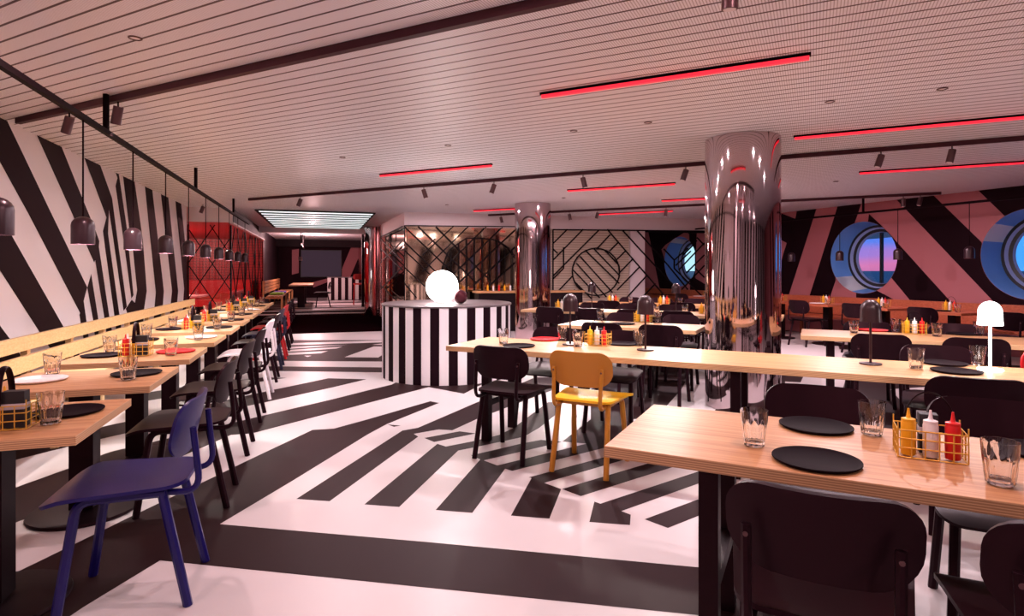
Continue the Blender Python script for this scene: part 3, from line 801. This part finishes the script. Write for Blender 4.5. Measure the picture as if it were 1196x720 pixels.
# back wall with pink figures and a screen
BT = 28.0
q = MB(); q.box(at(F1, -.1, BT + .05, CEIL / 2), (3.9, .1, CEIL), 0, (R1, D1, Vector((0, 0, 1))))
def bk(u, v): 
    p = onplane(u, v, D1, BT); return (p.dot(R1), p.z)
for pl in ([(341,292),(349,291),(349,319),(341,321)], [(410,289),(424,289),(398,349),(384.5,349)], [(424,320),(423,336),(418,349),(424,349)], [(365,330),(384,325),(382,330),(366,336)]):
    q.poly([at(F1, *(bk(u, v)[0], BT - .004, bk(u, v)[1])) for u, v in pl], 1)
struct(q.build('wall_back', [M['wall_black'], M['wall_pink']]))
slab(F1, 1.62, 1.72, 17.4, BT, 0, CEIL, 'wall_side_mirror', mat('rose_mirror', (0.85, 0.46, 0.48), .22, metal=1.0))
slab(F1, -1.8, 1.62, 26.6, 26.9, 2.36, CEIL, 'trim_8', M['dark_paint'])
slab(F1, -1.8, 1.62, 19.1, 19.35, 2.5, CEIL, 'trim_9', M['plain_white'])
tv = thing('screen'); p0, p1 = bk(352, 293), bk(398, 323)
part(tv, 'case', M['rubber'], p0[0] - .04, p1[0] + .04, BT - .09, BT - .015, p1[1] - .04, p0[1] + .04, bev=.01); part(tv, 'display', M['screen'], p0[0], p1[0], BT - .1, BT - .085, p1[1], p0[1], bev=0)
tag(tv, 'large grey projection screen on the far striped wall', 'screen')
bn = thing('slatted_bench')
for i in range(4): part(bn, 'back_slat', M['wood_slat'], -1.62, -1.585, 18.95, 25.6, PZ0 + .50 + i * .10, PZ0 + .58 + i * .10, bev=.005)
for i in range(4): part(bn, 'seat_slat', M['wood_slat'], -1.55 + i * .115, -1.45 + i * .115, 18.95, 25.6, PZ0 + .40, PZ0 + .43, bev=.005)
for t in (19.0, 21.2, 23.4, 25.5):
    part(bn, 'leg', M['wood_slat'], -1.15, -1.09, t - .03, t + .03, PZ0, PZ0 + .40, bev=0); part(bn, 'leg', M['wood_slat'], -1.66, -1.62, t - .03, t + .03, PZ0, PZ0 + .88, bev=0)
    part(bn, 'bearer', M['wood_slat'], -1.62, -1.09, t - .025, t + .025, PZ0 + .35, PZ0 + .399, bev=0)
tag(bn, 'long slatted wooden bench on the raised end of the room', 'bench')
for i, (t, m, w) in enumerate(((20.2, 'cushion_green', 'green'), (21.5, 'cushion_purple', 'purple'))):
    c = thing('cushion', at(F1, -1.33, t, PZ0 + .431), A1); MB().box((0, 0, .03), (.38, .8, .06)).build('pad', M[m], c).modifiers.new('b', 'BEVEL').width = .02
    tag(c, '%s seat cushion on the far slatted bench' % w, 'cushion', 'seat cushions on the slatted bench')
tb = thing('dining_table', at(F1, -.62, 21.5, PZ0), A1)
q = MB(); q.box((0, 0, .72), (.72, 3.2, .04), mis=(0, 0, 1, 1, 1, 1)); q.build('tabletop', [M['wood'], M['ply']], tb)
for y in (-1.1, 1.1): MB().box((0, y, .35), (.22, .22, .70)).build('leg', M['black_steel'], tb)
tag(tb, 'wooden table beside the slatted bench on the raised floor', 'table')
chair('black', at(F1, .05, 20.4, PZ0), -R1, 'black chair beside the table on the raised floor')
sp = thing('podium', at(F1, .85, 25.2, PZ0), A1)
q = MB()
for i in range(9): q.box((-.54 + i * .135, 0, .45), (.135, .5, .9), i % 2)
q.build('body', [M['floor_white'], M['wall_black']], sp); MB().box((0, 0, .915), (1.25, .54, .03)).build('top', M['marble'], sp)
tag(sp, 'small striped podium before the far wall', 'podium')
rs = thing('bar_stool', at(F1, 1.25, 21.2, PZ0), A1)
for x, y in ((-.15, -.15), (.15, -.15), (.15, .15), (-.15, .15)): MB().tube([(x * 1.2, y * 1.2, 0), (x, y, .70)], .014, 8).build('leg', M['red_ply'], rs, True)
MB().lathe([(1e-7, .70), (.17, .70), (.19, .72), (.19, .75), (1e-7, .76)], 20).build('seat', M['red_ply'], rs, True)
MB().shell(rrect(.4, .2, .07), lambda x, y: Vector((x, -.18 + .05 * (x / .2) ** 2, .98 + y)), .014).build('backrest', M['red_ply'], rs, True)
for x in (-.13, .13): MB().tube([(x, -.15, .70), (x, -.175, .95)], .011, 8).build('back_post', M['red_ply'], rs, True)
tag(rs, 'red bar stool by the mirrored wall of the raised end', 'stool')
# far pendant rail over that table
pr = thing('pendant_rail'); q = MB(); q.bar(at(F1, -.62, 19.6, 2.18), at(F1, -.62, 24.0, 2.18), .035, .035); q.build('rail', M['track_metal'], pr)
for t in (20.0, 21.8, 23.6): q = MB(); q.bar(at(F1, -.62, t, 2.19), at(F1, -.62, t, CEIL), .03, .03); q.build('hanger', M['track_metal'], pr)
q = MB(); q.box(at(F1, -.62, 19.75, 1.72), (.10, .8, .10), 0, (R1, D1, Vector((0, 0, 1)))); q.build('lamp_head', M['spot_metal'], pr)
q = MB(); q.bar(at(F1, -.62, 19.75, 1.77), at(F1, -.62, 19.75, 2.17), .015, .015); q.build('stem', M['track_metal'], pr)
tag(pr, 'dark pendant rail hanging over the raised table', 'pendant light')
# lit ceiling grid
lg = thing('light_grid')
part(lg, 'tray', M['dark_paint'], -1.35, 1.17, 13.65, 18.85, CEIL - .03, CEIL - .012, bev=0)
for i in range(9):
    t = 13.85 + i * .60; part(lg, 'light_tube', M['led_tube'], -1.28, 1.12, t - .105, t + .105, CEIL - .036, CEIL - .0302, bev=0)
tag(lg, 'grid of lit tubes recessed in the ceiling over the dark carpet', 'ceiling light')

# ================================================================ COLUMNS
def column(p, r, label):
    t = thing('mirrored_column', (p[0], p[1], 0)); t['kind'] = 'thing'
    MB().lathe([(r, .001), (r, CEIL - .002)], 72).build('shaft', M['mirror'], t, True)
    tag(t, label, 'column', 'mirrored columns')
column((2.30, 5.90), .355, 'big pink mirrored column rising behind the long table')
column((.41, 11.65), .355, 'mirrored column right of the striped podium')
column(at(F1, 1.41, 18.1), .19, 'slim mirrored column beside the steps to the raised floor')

# ================================================================ PODIUM, GLOBE
PC = Vector((-.848, 7.72, 0))
pd = thing('podium', PC)
q = MB(); n = 192; r = .83; v = []; fs = []; ms = []
for k in range(n):
    a = 2 * pi * k / n; v += [(r * cos(a), r * sin(a), .002), (r * cos(a), r * sin(a), .905)]
for k in range(n): j = (k + 1) % n; fs.append((2 * k, 2 * j, 2 * j + 1, 2 * k + 1)); ms.append((k // 4) % 2)
q.add(v, fs); q.m = ms; q.build('body', [M['wall_white'], M['wall_black']], pd, True)
MB().lathe([(1e-7, .905), (.835, .905), (.84, .912), (.84, .922), (.832, .93), (1e-7, .93)], 96).build('top', M['marble'], pd, True)
tag(pd, 'round black and white striped podium topped with grey marble', 'podium')
gp = onz(518, 355, .93); g = thing('globe_lamp', (PC.x + .045 - .09, 7.55, .931))
MB().sphere((0, 0, .213), .205, 40).build('globe', M['globe'], g, True); MB().lathe([(1e-7, 0), (.07, 0), (.07, .012), (1e-7, .012)], 24).build('base', M['lamp_dark'], g, True)
tag(g, 'glowing white globe lamp on top of the striped podium', 'lamp')
o = MB().sphere((0, 0, .088), .088, 28).build('ball', M['dark_ball'], None, True, (-.645, 7.40, .931)); tag(o, 'small dark glossy ball beside the glowing globe', 'ball')

# ================================================================ LEFT ROW
ORD = 'nearest second third fourth fifth sixth seventh eighth ninth farthest'.split()
T0, DT = 2.90, .985
ccol = ['blue', 'black', 'black', 'black', 'white', 'black', 'navy', 'red', 'black', 'black']
pch = ['black', 'black', 'red', 'white', 'black', 'black', 'black', 'white', 'black', 'black']
pbn = ['white', 'white', 'black', 'black', 'black', 'white', 'black', 'black', 'black', 'red']
for k in range(10):
    t = T0 + DT * k; w = 'the %s bench-row table' % ORD[k]
    place('cafe_table', make_bench_table, at(F1, -1.26, t), A1, '%s plywood table of the row along the striped wall bench' % ORD[k], 'table', 'tables along the striped wall bench')
    cp = at(F1, -.745, t - (.045 if k == 0 else 0))
    if k == 0: lab = 'blue chair at the nearest table along the striped wall'
    else: lab = '%s chair at %s' % (ccol[k], w)
    chair(ccol[k], cp, -R1, lab, 'chairs of the bench row')
    plate(pch[k], at(F1, -1.03, t + .09), '%s plate on the chair side of %s' % (pch[k], w))
    if k: plate(pbn[k], at(F1, -1.48, t + .02), '%s plate on the bench side of %s' % (pbn[k], w))
    glass(at(F1, -1.02, t - .11), 'tumbler on the chair side of ' + w)
    if k: glass(at(F1, -1.50, t + .24), 'tumbler on the bench side of ' + w)
    if k in (0, 2, 4, 5, 7, 8, 9): caddy(at(F1, -1.165 if k == 0 else -1.26, t - (.12 if k == 0 else .02)), A1, w, 'strap')
# bench along the left wall
bn = thing('wall_bench')
bs0, bs1 = .2, 13.35
def plank(name, s0, s1, z0, z1, m=M['wood_bench'], t0=bs0, t1=bs1): return part(bn, name, m, s0, s1, t0, t1, z0, z1, bev=.004)
plank('top_rail', -2.47, -2.43, .655, .78); plank('lower_rail', -2.47, -2.43, .47, .608); plank('seat', -2.42, -1.86, .42, .455)
for i in range(14):
    t = bs0 + .35 + i * .96
    part(bn, 'leg', M['wood_bench'], -1.95, -1.90, t - .03, t + .03, 0, .42, bev=0); part(bn, 'leg', M['wood_bench'], -2.52, -2.47, t - .03, t + .03, 0, .76, bev=0)
tag(bn, 'long pale wooden bench along the striped wall', 'bench')
c = thing('cushion', at(F1, -2.05, 5.25, .456), A1); MB().box((0, 0, .03), (.36, .70, .06)).build('pad', M['red_leather'], c).modifiers.new('b', 'BEVEL').width = .02
tag(c, 'red seat cushion on the pale wall bench', 'cushion')
# pendant rail and pendants
def rail(frame, s, t0, t1, z, hangers, label):
    r = thing('pendant_rail'); q = MB(); q.bar(at(frame, s, t0, z + .0175), at(frame, s, t1, z + .0175), .035, .035); q.build('rail', M['track_metal'], r)
    for t in hangers: q = MB(); q.bar(at(frame, s, t, z + .036), at(frame, s, t, CEIL - .001), .03, .03); q.build('hanger', M['track_metal'], r)
    tag(r, label, 'light rail')
def make_pendant(H):
    def mk():
        t = thing('pendant_lamp')
        r = .0675; pr = [(r, 0), (r, .125)] + [(r * cos(a), .125 + .062 * sin(a)) for a in [radians(x) for x in (18, 36, 54, 72)]] + [(1e-6, .187)]
        inn = [(max(a - .004, 1e-6), z if i == 0 else z - .004) for i, (a, z) in enumerate(pr)][::-1]
        sh = fix_normals(MB().lathe(pr + inn, 28, closed=True).build('shade', M['shade_metal'], t, True))
        MB().tube([(0, 0, .186), (0, 0, H)], .0055, 8).build('rod', M['track_metal'], t, True)
        MB().lathe([(1e-7, .100), (.03, .104), (.034, .12), (.02, .15), (1e-7, .155)], 16).build('bulb', M['bulb'], sh, True)
        return t
    return mk
LIGHTS = []
def light(kind, loc, energy, color, size=.03, rot=None, spot=None, blend=.6, name='light'):
    l = bpy.data.lights.new(name, kind); l.energy = energy; l.color = color
    if kind in ('POINT', 'SPOT'): l.shadow_soft_size = size
    if kind == 'SPOT': l.spot_size = radians(spot); l.spot_blend = blend
    if kind == 'AREA': l.shape = 'DISK'; l.size = size
    o = bpy.data.objects.new(name, l); COL.objects.link(o); o.location = loc
    if rot is not None: o.rotation_euler = rot
    return o
def aim(o, target): o.rotation_euler = (Vector(target) - o.location).to_track_quat('-Z', 'Y').to_euler()
WARM = (1.0, .87, .86)
rail(F1, -1.52, 1.2, 14.2, 2.36, (1.75, 5.1, 8.4, 11.8), 'long black light rail over the bench-row tables')
for k in range(10):
    p = at(F1, -1.52, 3.55 + 1.105 * k, 1.525)
    place('pendant_left', make_pendant(2.36 - 1.525), p, 0, '%s dark dome pendant over the bench row' % ORD[k], 'pendant lamp', 'dome pendants over the bench row')
    light('POINT', p + Vector((0, 0, .06)), 56 if k > 1 else (1.2, 15)[k], WARM, .03, name='pendant_light')
rail(F3, 9.76, 3.2, 11.9, 2.36, (4.0, 7.4, 10.9), 'long black light rail before the porthole wall')
PN = [t for t in (4.45, 5.67, 6.77, 7.87, 8.97, 10.07, 11.17)]
for k, t in enumerate(PN):
    p = at(F3, 9.76, t, 1.53)
    place('pendant_right', make_pendant(2.36 - 1.53), p, 0, '%s dark dome pendant before the porthole wall' % ORD[k], 'pendant lamp', 'dome pendants before the porthole wall')
    light('POINT', p + Vector((0, 0, .06)), 6, (1, .30, .28), .03, name='pendant_light')

# ================================================================ RIGHT TABLES (frame 2); o = left front corner of each top
def tb_frame(o):
    o = Vector((o[0], o[1], 0))
    return lambda r, d, z=0: o + R2 * r + D2 * d + Vector((0, 0, z))
TA, TB, TC, TD, TE = tb_frame((.321, 2.053)), tb_frame((-.536, 4.78)), tb_frame((.517, 6.64)), tb_frame((.135, 9.19)), tb_frame((1.25, 11.05))
def ctable(key, fr_, r0, r1, legs, label):
    L = r1 - r0; mid = (r0 + r1) / 2
    place(key, communal(L, [x - mid for x in legs]), fr_(mid, .3575), A2, label, 'table', 'communal tables')
ctable('A', TA, 0, 2.3, (.34, 1.95), 'nearest brown plywood communal table in the right foreground')
ctable('B', TB, 0, 4.6, (.34, 2.2, 4.45), 'long bright plywood table running before the big mirrored column')
ctable('C1', TC, 0, 1.5, (.25, .92), 'plywood table behind the long table, left of the big column')
ctable('C2', TC, 2.45, 4.6, (2.70, 4.3), 'plywood table behind the long table, right of the big column')
ctable('D', TD, 0, 3.7, (.3, 2.155, 3.4), 'plywood table in the fourth row, ending behind the big column')
ctable('E', TE, 0, 2.6, (.22, 2.4), 'plywood table in the last row before the lattice wall')
fo, bo = -.13, .845     # chair centres off the front edge
def fchair(kind, T, r, label, d=fo, g='chairs of the communal tables'): chair(kind, T(r, d), D2, label, g)
def bchair(kind, T, r, label, d=bo, g='chairs of the communal tables'): chair(kind, T(r, d), -D2, label, g)
fchair('black', TA, .66, 'black chair with its back to us at the nearest communal table')
fchair('black', TA, 1.20, 'black chair cut off by the lower right corner of the picture')
bchair('black', TA, .66, 'black chair facing us behind the two black plates of the nearest table')
bchair('black', TA, 1.29, 'black chair facing us behind the caddy of the nearest table')
fchair('black', TB, .675, 'black chair with its back to us at the end of the long table')
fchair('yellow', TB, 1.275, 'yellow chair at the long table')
fchair('black', TB, 3.38, 'black chair with its back to us at the long table, by the white lamp')
bchair('black', TB, .51, 'black chair facing us across the long table behind the red plate')
bchair('black', TB, 1.15, 'black chair facing us across the long table behind the yellow chair')
bchair('black', TB, 3.42, 'black chair facing us across the long table, right of the dark lamp')
bchair('red', TB, 4.1, 'red chair across the long table at the right edge of the picture')
for i, r in enumerate((.62, 1.22)): fchair('black', TC, r, 'black chair, back to us, %s at the table left of the big column' % ('first', 'second')[i])
for i, r in enumerate((.45, 1.15)): bchair('black', TC, r, 'black chair, facing us, %s at the table left of the big column' % ('first', 'second')[i])
for i, r in enumerate((3.06, 3.70)): fchair('black', TC, r, 'black chair, back to us, %s at the table right of the big column' % ('first', 'second')[i])
for i, r in enumerate((3.06, 3.80)): bchair('black', TC, r, 'black chair, facing us, %s at the table right of the big column' % ('first', 'second')[i])
W5 = 'first second third fourth fifth'.split()
for i, r in enumerate((.63, 1.24, 1.85, 2.46, 3.07)): fchair('black', TD, r, 'black chair, back to us, %s from the left in the fourth row' % W5[i])
for i, r in enumerate((.80, 1.45, 2.10, 2.75)): bchair('black', TD, r, 'black chair, facing us, %s from the left in the fourth row' % W5[i])
for i, r in enumerate((.68, 1.3, 1.95)): fchair('black', TE, r, 'black chair, back to us, %s from the left in the last row' % W5[i])
for i, r in enumerate((.68, 1.3, 1.95)): bchair('black', TE, r, 'black chair, facing us, %s from the left in the last row' % W5[i])

# things on the tables
plate('black', TA(.655, .14), 'black plate on the near edge of the nearest communal table')
plate('black', TA(.655, .60), 'black plate on the far edge of the nearest communal table')
plate('black', TA(1.33, .58), 'black plate behind the caddy of the nearest communal table')
glass(TA(.464, .235), 'tumbler at the left end of the nearest communal table')
glass(TA(.84, .575), 'tumbler beside the far black plate of the nearest communal table')
glass(TA(1.12, .150), 'large tumbler right of the caddy on the nearest communal table')
caddy(TA(.985, .37), A2, 'the nearest communal table', 'side')
def tp(u, v): p = onz(u, v, TT); return (p.x, p.y)
for u, v, l in ((588, 402, 'tumbler at the left end of the long table'), (657, 398, 'tumbler beside the red plate on the long table'), (675, 405.5, 'tumbler left of the caddy on the long table'),
                (746, 404, 'tumbler beside the middle dark lamp on the long table'), (1070, 431, 'tumbler right of the right dark lamp on the long table'), (1142, 427, 'tumbler beside the white lamp on the long table')):
    glass(tp(u, v), l)
plate('black', tp(606, 405), 'black plate at the left end of the long table'); plate('red', tp(636.6, 397.2), 'red plate on the long table')
plate('black', tp(727, 402.5), 'black plate right of the caddy on the long table'); plate('black', tp(1102, 425.5), 'black plate on the far edge of the long table left of the white lamp'); plate('black', tp(1117, 435), 'black plate on the near edge of the long table below the white lamp')
caddy(tp(698.5, 403.5), A2, 'the long table', 'side')
for r, d, k, l in ((.88, .50, 'dark', 'left dark mushroom lamp on the long table'), (1.51, .455, 'dark', 'middle dark mushroom lamp on the long table'), (2.98, .45, 'dark', 'right dark mushroom lamp on the long table'), (3.61, .52, 'white', 'white mushroom lamp on the long table')):
    lamp(k, TB(r, d), l)
for u, v, l in ((701, 373.5, 'tumbler at the left end of the table left of the column'), (768.8, 376.5, 'tumbler right of the caddy on the table left of the column'),
                (997.5, 389.5, 'tumbler beside the red plate right of the big column'), (1046, 387.5, 'tumbler left of the caddy on the table right of the column'), (1094.3, 393.5, 'tumbler right of the caddy on the table right of the column'), (1143.5, 391.5, 'tumbler behind the white lamp on the table right of the column')):
    glass(tp(u, v), l)
plate('black', tp(728, 379), 'black plate on the table left of the big column'); plate('red', tp(1020, 386.6), 'red plate on the table right of the big column'); plate('black', tp(1124, 391), 'black plate on the table right of the big column')
caddy(tp(751, 376), A2, 'the table left of the big column', 'side'); caddy(tp(1067.7, 390), A2, 'the table right of the big column', 'side')
for r, l in ((.98, 'dark mushroom lamp at the left of the fourth row table'), (2.27, 'dark mushroom lamp at the middle of the fourth row table')): lamp('dark', TD(r, .52), l)
plate('red', TD(1.12, .20), 'red plate on the fourth row table'); caddy(TD(2.72, .36), A2, 'the right part of the fourth row table', 'side'); caddy(TD(.55, .36), A2, 'the left part of the fourth row table', 'side')
for i, r in enumerate((.75, 2.05, 2.45)): glass(TD(r, .25), 'tumbler on the fourth row table, %s from the left' % W5[i])
caddy(TE(.55, .36), A2, 'the left part of the last row table', 'side'); caddy(TE(1.5, .36), A2, 'the right part of the last row table', 'side')
for i, r in enumerate((.9, 1.8)): glass(TE(r, .3), 'tumbler on the last row table, %s from the left' % W5[i])
# bar counter with bottles that shows before the mirror wall
bc = thing('side_counter', (PA + fd * 2.75 + Vector((fn.x, fn.y, 0)) * .55), atan2(fd.y, fd.x))
MB().box((0, 0, .43), (2.4, .5, .84)).build('body', M['dark_paint'], bc); MB().box((0, 0, .87), (2.5, .56, .04)).build('top', M['wood'], bc)
tag(bc, 'dark side counter in front of the bronze mirror wall', 'counter')
for i in range(9):
    k = ('yellow', 'white', 'red')[i % 3]; p = bc.location + fd * (-.95 + i * .13)
    bottle(k, p, .891, '%s squeeze bottle, %s on the side counter by the mirror' % (k, 'first second third fourth fifth sixth seventh eighth ninth'.split()[i]))

# ================================================================ ROW ALONG THE PORTHOLE WALL
bn = thing('wall_bench')
for nm, s0, s1, z0, z1 in (('top_rail', 10.50, 10.54, .66, .82), ('lower_rail', 10.50, 10.54, .46, .62), ('seat', 9.98, 10.5, .41, .45)):
    part(bn, nm, M['wood_red'], s0, s1, .5, 17.5, z0, z1, F3, .004)
for i in range(16):
    t = .8 + i * 1.08; part(bn, 'leg', M['wood_red'], 10.02, 10.07, t - .03, t + .03, 0, .41, F3, 0); part(bn, 'leg', M['wood_red'], 10.54, 10.58, t - .03, t + .03, 0, .80, F3, 0)
tag(bn, 'long reddish wooden bench under the portholes', 'bench')
def make_red_table():
    t = thing('cafe_table')
    MB().box((0, 0, TT - .018), (.80, .67, .036)).build('tabletop', M['wood_red'], t)
    MB().box((0, 0, .365), (.115, .115, .664)).build('column_leg', M['black_steel'], t); MB().lathe([(1e-7, 0), (.262, 0), (.266, .008), (.262, .018), (.08, .026), (1e-7, .026)], 40).build('base', M['black_steel'], t, True)
    return t
for k in range(8):
    t = 4.6 + k * 1.08 if k < 7 else 14.3; w = 'the %s table under the portholes' % ORD[k]
    place('red_table', make_red_table, at(F3, 9.42, t), A3, '%s reddish table of the row under the portholes' % ORD[k], 'table', 'tables under the portholes')
    chair('black', at(F3, 8.90, t), R3, 'black chair at ' + w, 'chairs under the portholes')
    caddy(at(F3, 9.55, t + .12), A3 + pi / 2 + pi, w, 'side')
    glass(at(F3, 9.25, t - .15), 'tumbler on ' + w); plate('black' if k % 3 else 'white', at(F3, 9.25, t + .08), 'plate on the aisle side of ' + w)

# ================================================================ CEILING FITTINGS
def beam(n, r0, r1, label):
    o = MB().bar(at(F2, r0, n, CEIL - .025), at(F2, r1, n, CEIL - .025), .042, .046).build('ceiling_track', M['beam_metal']); tag(o, label, 'light track', 'black ceiling tracks')
beam(2.60, -6.1, 2.5, 'nearest black ceiling track crossing the top left')
beam(7.37, -9.1, 2.6, 'middle black ceiling track crossing the whole ceiling')
beam(12.0, -6.75, 1.9, 'farthest black ceiling track before the lattice wall')
def make_spot(tx, ty):
    def mk():
        t = thing('spotlight')
        MB().tube([(0, 0, 0), (0, 0, -.055)], .006, 8).build('stem', M['track_metal'], t, True)
        ax = Vector((tx, ty, -1)).normalized(); p = Vector((0, 0, -.055)) - ax * .02
        ho = MB().tube([p, p + ax * .135], .034, 20).build('housing', M['spot_metal'], t, True)
        MB().tube([p + ax * .1352, p + ax * .1375], .026, 20).build('lens', M['sauce_white'], ho)
        return t
    return mk
def spot(u, v, n, tx, ty, label, tgt=None, en=0, ang=50):
    # the head hangs from the track of that number; v is not needed
    q = (u - CX) / F; Y = n / (D2.x * q + D2.y); p = Vector((q * Y, Y, CEIL - .049))
    place('spot_%s_%s' % (tx, ty), make_spot(tx, ty), p, 0, label, 'spotlight', 'spotlights on the ceiling tracks')
    if tgt is not None:
        l = light('SPOT', p + Vector((tx, ty, -1)).normalized() * .16 + Vector((0, 0, -.055)), en, (1, .89, .82), .03, spot=ang, name='spot_light'); l.data.energy = en * 2.5; aim(l, tgt)
def TCtr(T, r): return T(r, .36, TT)
spot(81, 149, 2.60, -.45, .2, 'first spotlight from the left on the nearest track', at(F1, -1.3, 4.9, TT), 60, 50)
spot(138, 138, 2.60, -.25, .1, 'second spotlight from the left on the nearest track', at(F1, -1.3, 6.2, TT), 60, 50)
spot(853, 8, 2.60, .02, .12, 'large spotlight at the top edge on the nearest track', at(F1, -1.2, 7.5, TT), 30, 30)
for i, (u, tx, tgt, en) in enumerate(((237, -.4, at(F1, -1.2, 9, TT), 70), (351, -.4, at(F1, -1.2, 7, TT), 70), (495, .3, TCtr(TB, .9), 110), (577, -.35, TCtr(TB, .3), 110), (681, .25, TCtr(TB, 1.6), 130), (801, -.35, TCtr(TB, 2.3), 130), (1029, -.35, TCtr(TC, 3.2), 130), (1112, -.25, TCtr(TB, 3.7), 130))):
    spot(u, 0, 7.37, tx, 0, '%s spotlight from the left on the middle track' % ORD[i].replace('nearest', 'first'), tgt, en if i < 2 else en * .22, 27)
for i, (u, tx, tgt, en) in enumerate(((585, .25, TCtr(TD, .6), 60), (665, .2, TCtr(TC, .7), 70), (698, -.25, TCtr(TD, 1.4), 70), (778, -.1, TCtr(TC, 1.2), 70), (1055, .0, None, 0), (1075, -.25, None, 0))):
    spot(u, 0, 12.0, tx, 0, '%s spotlight from the left on the farthest track' % ORD[i].replace('nearest', 'first'), tgt, en, 27)
for i, (r, T, rt) in enumerate(((.15, TB, .5), (.55, TB, 1.5), (.95, TC, .8), (1.35, TB, 2.5), (1.75, TB, 3.5), (2.15, TC, 3.4))):  # added unseen heads that light the tables from the camera side
    p = at(F2, r, 2.60); u = CX + F * p.x / p.y
    spot(u, 0, 2.60, .12, .22, '%s added spotlight from the left over the nearest communal table, beyond the top edge' % ORD[i].replace('nearest', 'first'), TCtr(T, rt), 62 if T is TB else 75, 24)
def redline(n, r0, r1, label):
    t = thing('linear_light'); z = CEIL
    q = MB(); q.bar(at(F2, r0, n, z - .010), at(F2, r1, n, z - .010), .036, .018); q.build('housing', M['track_metal'], t)
    q = MB(); q.bar(at(F2, r0 + .01, n, z - .030), at(F2, r1 - .01, n, z - .030), .030, .021); q.build('diffuser', M['red_led'], t)
    tag(t, label, 'linear light', 'red ceiling light lines')
for n, r0, r1, l in ((3.98, -1.79, -.01, 'longest red light line, above the podium side of the big column'), (6.36, -.17, 1.62, 'red light line on the right between the big column and the edge'), (6.33, -5.24, -3.5, 'red light line left of centre above the podium'),
                     (8.92, -3.54, -1.82, 'red light line left of the big column below the middle track'), (9.05, .54, 2.3, 'red light line at the right before the porthole wall'), (11.0, -2.5, -.75, 'red light line half hidden by the big column'),
                     (11.02, -6.55, -4.8, 'red light line half hidden by the column beside the podium'), (13.0, -4.4, -2.7, 'farthest red light line in front of the louvred wall'),
                     (.2, -1.2, .8, 'added red light line above the picture, over the camera')):  # this last line is added, out of view over the camera
    redline(n, r0, r1, l)
def make_down():
    t = thing('downlight')
    ri = MB().lathe([(.036, 0), (.036, -.004), (.028, -.006), (.028, 0)], 20).build('ring', M['spot_metal'], t, True)
    MB().lathe([(1e-7, -.001), (.027, -.001), (1e-7, -.003)], 20).build('lens', M['sauce_white'], ri)
    return t
ROWS = ((5.20, (-4.85, -3.4, -2.0, -1.3, .117, .83, 2.3), 'between the nearest and middle ceiling tracks', 30, (1, .84, .89)), (2.0, (-3.4, -1.2, .3), 'added in front of the nearest ceiling track', 17, (1, .64, .67)),  # first row runs on past its seen heads; second row is added fill
        (-1.2, (-2.0, .2, 3.0, 5.5), 'added over the place behind the camera', 20, (1, .64, .67)), (9.9, (-6.5, -4.0, -1.5, .3), 'added between the middle and farthest ceiling tracks', 70, (1, .74, .80)), (14.0, (-8.2,), 'added near the lit ceiling grid', 36, (1, .86, .88)))  # these rows are added to fill the room with light
for n, rs, where, en, colr in ROWS:
    for k, r in enumerate(rs):
        p = at(F2, r, n, CEIL - .0005)
        if p.dot(R1) < SW + .3: continue
        place('downlight', make_down, p, 0, 'tiny recessed downlight, %s from the left %s' % ('first second third fourth fifth sixth seventh'.split()[k], where), 'downlight', 'recessed ceiling downlights')
        light('AREA', p + Vector((0, 0, -.02)), en, colr, .05, name='downlight_light')
light('POINT', at(F1, -4.2, 16.0, 2.1), 190, (1, .5, .45), .1, name='red_room_fill')  # added point light without a fitting, brightens the red room
light('POINT', at(F1, -.3, 22.5, 2.3), 220, (1, .56, .57), .1, name='raised_room_fill')  # added fill over the raised floor, no lamp hangs here

# ================================================================ SKY
w = bpy.data.worlds.new('dusk'); SC.world = w; w.use_nodes = True
nt = w.node_tree; N = nt.nodes; L = nt.links
tc = N.new('ShaderNodeTexCoord'); sp = N.new('ShaderNodeSeparateXYZ'); L.new(tc.outputs['Generated'], sp.inputs[0])
cr = N.new('ShaderNodeValToRGB'); e = cr.color_ramp.elements
e[0].position = 0.0; e[0].color = srgb(190, 110, 160); e[1].position = 1.0; e[1].color = srgb(30, 110, 220)
for p, c in ((.008, srgb(205, 115, 165)), (.022, srgb(160, 118, 195)), (.040, srgb(85, 122, 220)), (.2, srgb(60, 140, 240))):
    x = e.new(p); x.color = c
nz = N.new('ShaderNodeTexNoise'); nz.inputs['Scale'].default_value = 3; mp = N.new('ShaderNodeMapping'); mp.inputs['Scale'].default_value = (1, 1, 9); L.new(tc.outputs['Generated'], mp.inputs[0]); L.new(mp.outputs[0], nz.inputs['Vector'])
ma = N.new('ShaderNodeMath'); ma.operation = 'MULTIPLY_ADD'; ma.inputs[1].default_value = .05; L.new(nz.outputs['Fac'], ma.inputs[0])
sb = N.new('ShaderNodeMath'); sb.operation = 'SUBTRACT'; sb.inputs[1].default_value = .025; L.new(sp.outputs['Z'], sb.inputs[0]); L.new(sb.outputs[0], ma.inputs[2])
L.new(ma.outputs[0], cr.inputs['Fac']); bg = N['Background']
def side(lo, hi, col, prev):
    mr = N.new('ShaderNodeMapRange'); mr.inputs['From Min'].default_value = lo; mr.inputs['From Max'].default_value = hi; mr.interpolation_type = 'SMOOTHSTEP'
    L.new(sp.outputs['X'], mr.inputs['Value']); mx = N.new('ShaderNodeMix'); mx.data_type = 'RGBA'; mx.inputs[7].default_value = col
    L.new(mr.outputs[0], mx.inputs[0]); L.new(prev, mx.inputs[6]); return mx.outputs[2]
c1 = side(.56, .64, srgb(70, 160, 250), cr.outputs['Color']); c2 = side(.45, .34, srgb(185, 232, 245), c1)
L.new(c2, bg.inputs['Color']); bg.inputs['Strength'].default_value = 1.0
